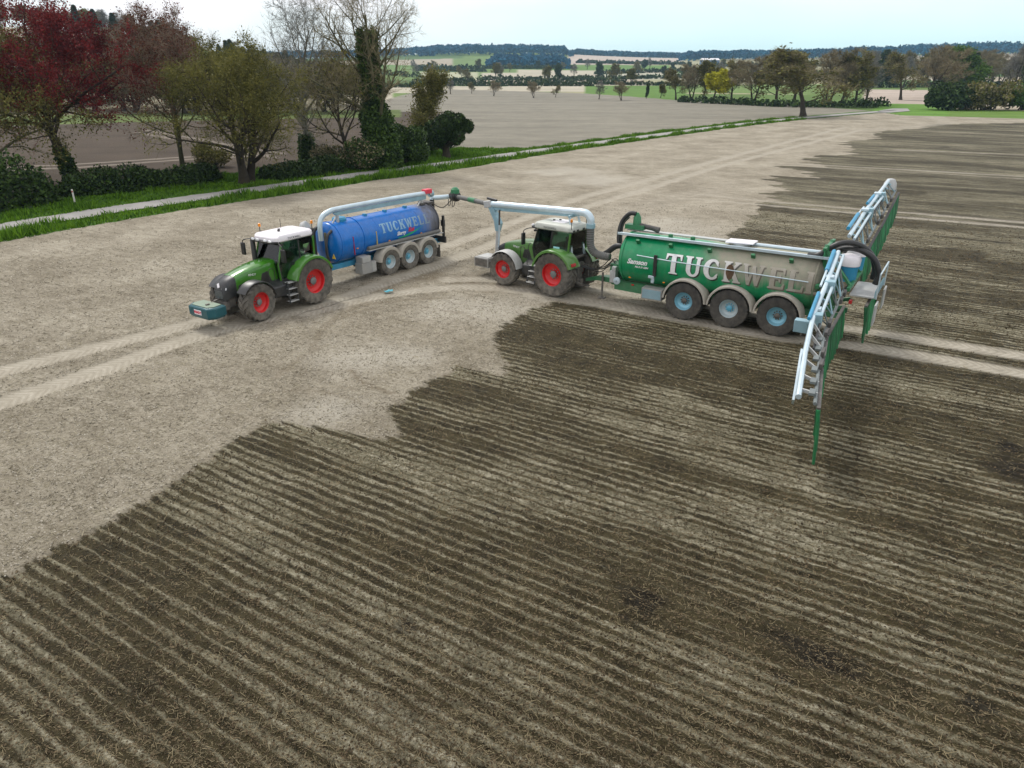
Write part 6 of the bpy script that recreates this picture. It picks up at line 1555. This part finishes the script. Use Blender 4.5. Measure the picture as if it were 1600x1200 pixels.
# front post: slim mast with a cranked pale blue head
MB().beam((4.42, 0, .95), (4.30, 0, 2.45), .16, .16).build("front_post", M['galv_d'], A_, .01)
MB().beam((4.22, .12, 1.3), (4.12, .12, 2.75), .05, .08).build("lift_cylinder", M['galv'], A_)
MB().loft([[(4.22, -.12, 2.35), (4.22, .12, 2.35), (4.42, .12, 2.35), (4.42, -.12, 2.35)], [(4.10, -.13, 2.75), (4.10, .13, 2.75), (4.50, .13, 2.85), (4.50, -.13, 2.85)], [(4.55, -.14, 3.50), (4.55, .14, 3.50), (4.92, .14, 3.58), (4.92, -.14, 3.58)]]).build("post_head", M['galv_b'], A_, .015)
MB().tube([(4.12, .14, 2.7), (4.10, .14, 3.45)], .045, 8).build("lift_cylinder", M['iron'], A_)
# outer link to the coupling, elbow block at the joint
MB().box(a1 + Vector((.15, 0, .02)), (.46, .36, .34), (0, .2, 0)).build("pivot_block", M['galv_d'], A_, .03)
MB().tube([a1 + Vector((-.35, 0, .24)), a1 + Vector((.25, 0, .30))], .07, 8).build("pivot_cylinder", M['black'], A_)
dk_ = (k0 - a1).normalized()
MB().tube([a1 + dk_*.2, k0 - dk_*.75], .125, 14).build("link_pipe", M['hose_g'], A_)
MB().tube([a1 + dk_*2.1, a1 + dk_*3.0], .14, 14).build("link_sleeve", M['fgreen'], A_)
ck = MB().tube([k0 - dk_*.85, k0 - dk_*.6, k0 - dk_*.55, k0 - dk_*.1, k0 - dk_*.05, k0 + dk_*.2], [.16, .16, .28, .30, .22, .20], 16).build("coupling", M['black'], A_)
MB().lathe([(.001, .0), (.26, .02), (.24, .22), (.12, .34), (.001, .36)], tuple(k0 - dk_*.35 + Vector((0, 0, .16))), 'z', 14).build("coupling_cap", M['fgreen'], ck)
for q in (.15, -.5): MB().tube(smooth_path([k0 + dk_*q, k0 + dk_*q + Vector((.1, .1, -.5)), k0 + dk_*(q + .5) + Vector((0, .1, -.55)), k0 + dk_*(q + .55)]), .022, 5).build("hydraulic_hose", M['hose'], A_)
# ================================================================== LITTER ON THE SOIL
def litter():
    rg = np.random.default_rng(301)
    M['straw'] = leafmat("straw", (0.05, 0.042, 0.022), (0.36, 0.325, 0.22), 0.85, 0.35)  # darkest bits are coloured as shade lying among the pale stalks
    M['clod'] = leafmat("clods", (0.15, 0.13, 0.09), (0.40, 0.37, 0.30), 0.95, 0.6)
    def scatter(n, r0, r1):
        r_ = r0 * (r1 / r0) ** rg.uniform(0, 1, n); a = np.radians(rg.uniform(-47, 47, n)); return r_ * np.sin(a), r_ * np.cos(a), r_
    def soil_z(x, y):
        q = (x * ND[0] + y * ND[1]) / ROW_S + 0.55 * (fbm(x * 0.45, y * 0.45, 2) - 0.5) + 0.25 * (vnoise(x * 2.2, y * 2.2) - 0.5)
        gr = 0.5 - 0.5 * np.cos(2 * np.pi * q); ins = inside(x, y, SLURRY)
        cb = (fbm(x * 13, y * 13, 2) - 0.5) * 0.045 * (np.hypot(x, y) < 34) * (0.4 + 1.2 * vnoise(x * 1.7, y * 1.7))
        cl = cb + (fbm(x * 5, y * 5, 2) - 0.5) * 0.050 + (fbm(x * 0.9, y * 0.9, 2) - 0.5) * 0.06
        return ins * gr ** 1.5 * -0.040 + cl, ins
    tks = [cr2(g2(pl), 3) for pl, w, st in TRK[:4]]
    def clear(x, y):
        d = np.full(x.shape, 9.0)
        for t in tks: d = np.minimum(d, seg_dist(x, y, t)[0])
        dp, s, _ = seg_dist(x, y, PATH); return (d > 0.55) & (dp * s < -4.2)
    x, y, r_ = scatter(260000, 6.5, 50); m = clear(x, y); x, y, r_ = x[m], y[m], r_[m]
    z, ins = soil_z(x, y); kp = ~ins | (rg.uniform(size=len(x)) < 0.7); x, y, r_, z, ins = x[kp], y[kp], r_[kp], z[kp], ins[kp]; n = len(x)
    th = rg.normal(size=n) * 0.9 + np.where(ins, ROW_A, 0.3); ln = 0.008 + 0.075 * rg.uniform(size=n) ** 2.2 * (0.8 + r_ / 40.0); w = rg.uniform(0.0022, 0.0048, n) * (0.8 + r_ / 30.0)
    pit = rg.normal(size=n) * 0.22
    u = np.stack([np.cos(th) * np.cos(pit), np.sin(th) * np.cos(pit), np.sin(pit)], -1) * ln[:, None]
    v = np.stack([-np.sin(th), np.cos(th), rg.normal(size=n) * .5], -1) * w[:, None]
    c = np.stack([x, y, z + 0.004 + np.abs(u[:, 2])], -1)
    M['straw_wet'] = leafmat("straw_slurried", (0.022, 0.016, 0.007), (0.24, 0.20, 0.115), 0.8, 0.8)
    Q = np.stack([c - u - v, c + u - v * .6, c + u + v * .6, c - u + v], 1)
    for sel, nm, mt, lb in ((~ins, "straw_litter", 'straw', "chopped straw stubble strewn over the pale soil"), (ins, "slurried_straw", 'straw_wet', "dark slurry stained straw strewn among the rows")):
        V = Q[sel].reshape(-1, 3)
        tag(fast_mesh(nm, V, np.arange(len(V)).reshape(-1, 4), M[mt]), lb, 'straw', None, 'stuff')
    M['clod_wet'] = leafmat("clods_wet", (0.025, 0.017, 0.008), (0.13, 0.10, 0.058), 0.9, 0.6)
    x, y, r_ = scatter(130000, 6.5, 60); m = clear(x, y); x, y, r_ = x[m], y[m], r_[m]; z, ins = soil_z(x, y)
    oc = np.array([(1, 0, 0), (0, 1, 0), (-1, 0, 0), (0, -1, 0), (0, 0, 1), (0, 0, -1)], float)
    f = np.array([(0,1,4), (1,2,4), (2,3,4), (3,0,4)])
    for sel, nm, mt, lb in ((~ins, "soil_clods", 'clod', "small dry clods and flints lying on the pale soil"), (ins, "wet_soil_clods", 'clod_wet', "small dark clods lying among the slurry rows")):
        n = int(sel.sum()); s = rg.uniform(0.008, 0.026, n) * (0.8 + r_[sel] / 40)
        V = (oc[None] * (0.5 + 0.9 * rg.uniform(size=(n, 6, 1))) * s[:, None, None]) @ np.array(Matrix.Rotation(.5, 3, 'Z')) + np.stack([x[sel], y[sel], z[sel] + s * .15], -1)[:, None]
        F = (f[None] + (np.arange(n) * 6)[:, None, None]).reshape(-1, 3)
        tag(fast_mesh(nm, V.reshape(-1, 3), F, M[mt]), lb, 'clods', None, 'stuff')
litter()

# ================================================================== AIR
def haze():
    m = bpy.data.materials.new("haze_air"); m.use_nodes = True; nt = m.node_tree; nt.nodes.clear()
    out = node(nt, "ShaderNodeOutputMaterial"); v = node(nt, "ShaderNodeVolumePrincipled")
    v.inputs['Color'].default_value = (0.52, 0.80, 1.0, 1); v.inputs['Density'].default_value = 0.00012; v.inputs['Anisotropy'].default_value = 0.2
    nt.links.new(v.outputs[0], out.inputs['Volume'])
    o = MB().box((0, 0, 34), (6200, 6200, 74)).build("haze", m)
    tag(o, "thin bluish air over the far fields and woods", 'haze', None, 'stuff')
haze()
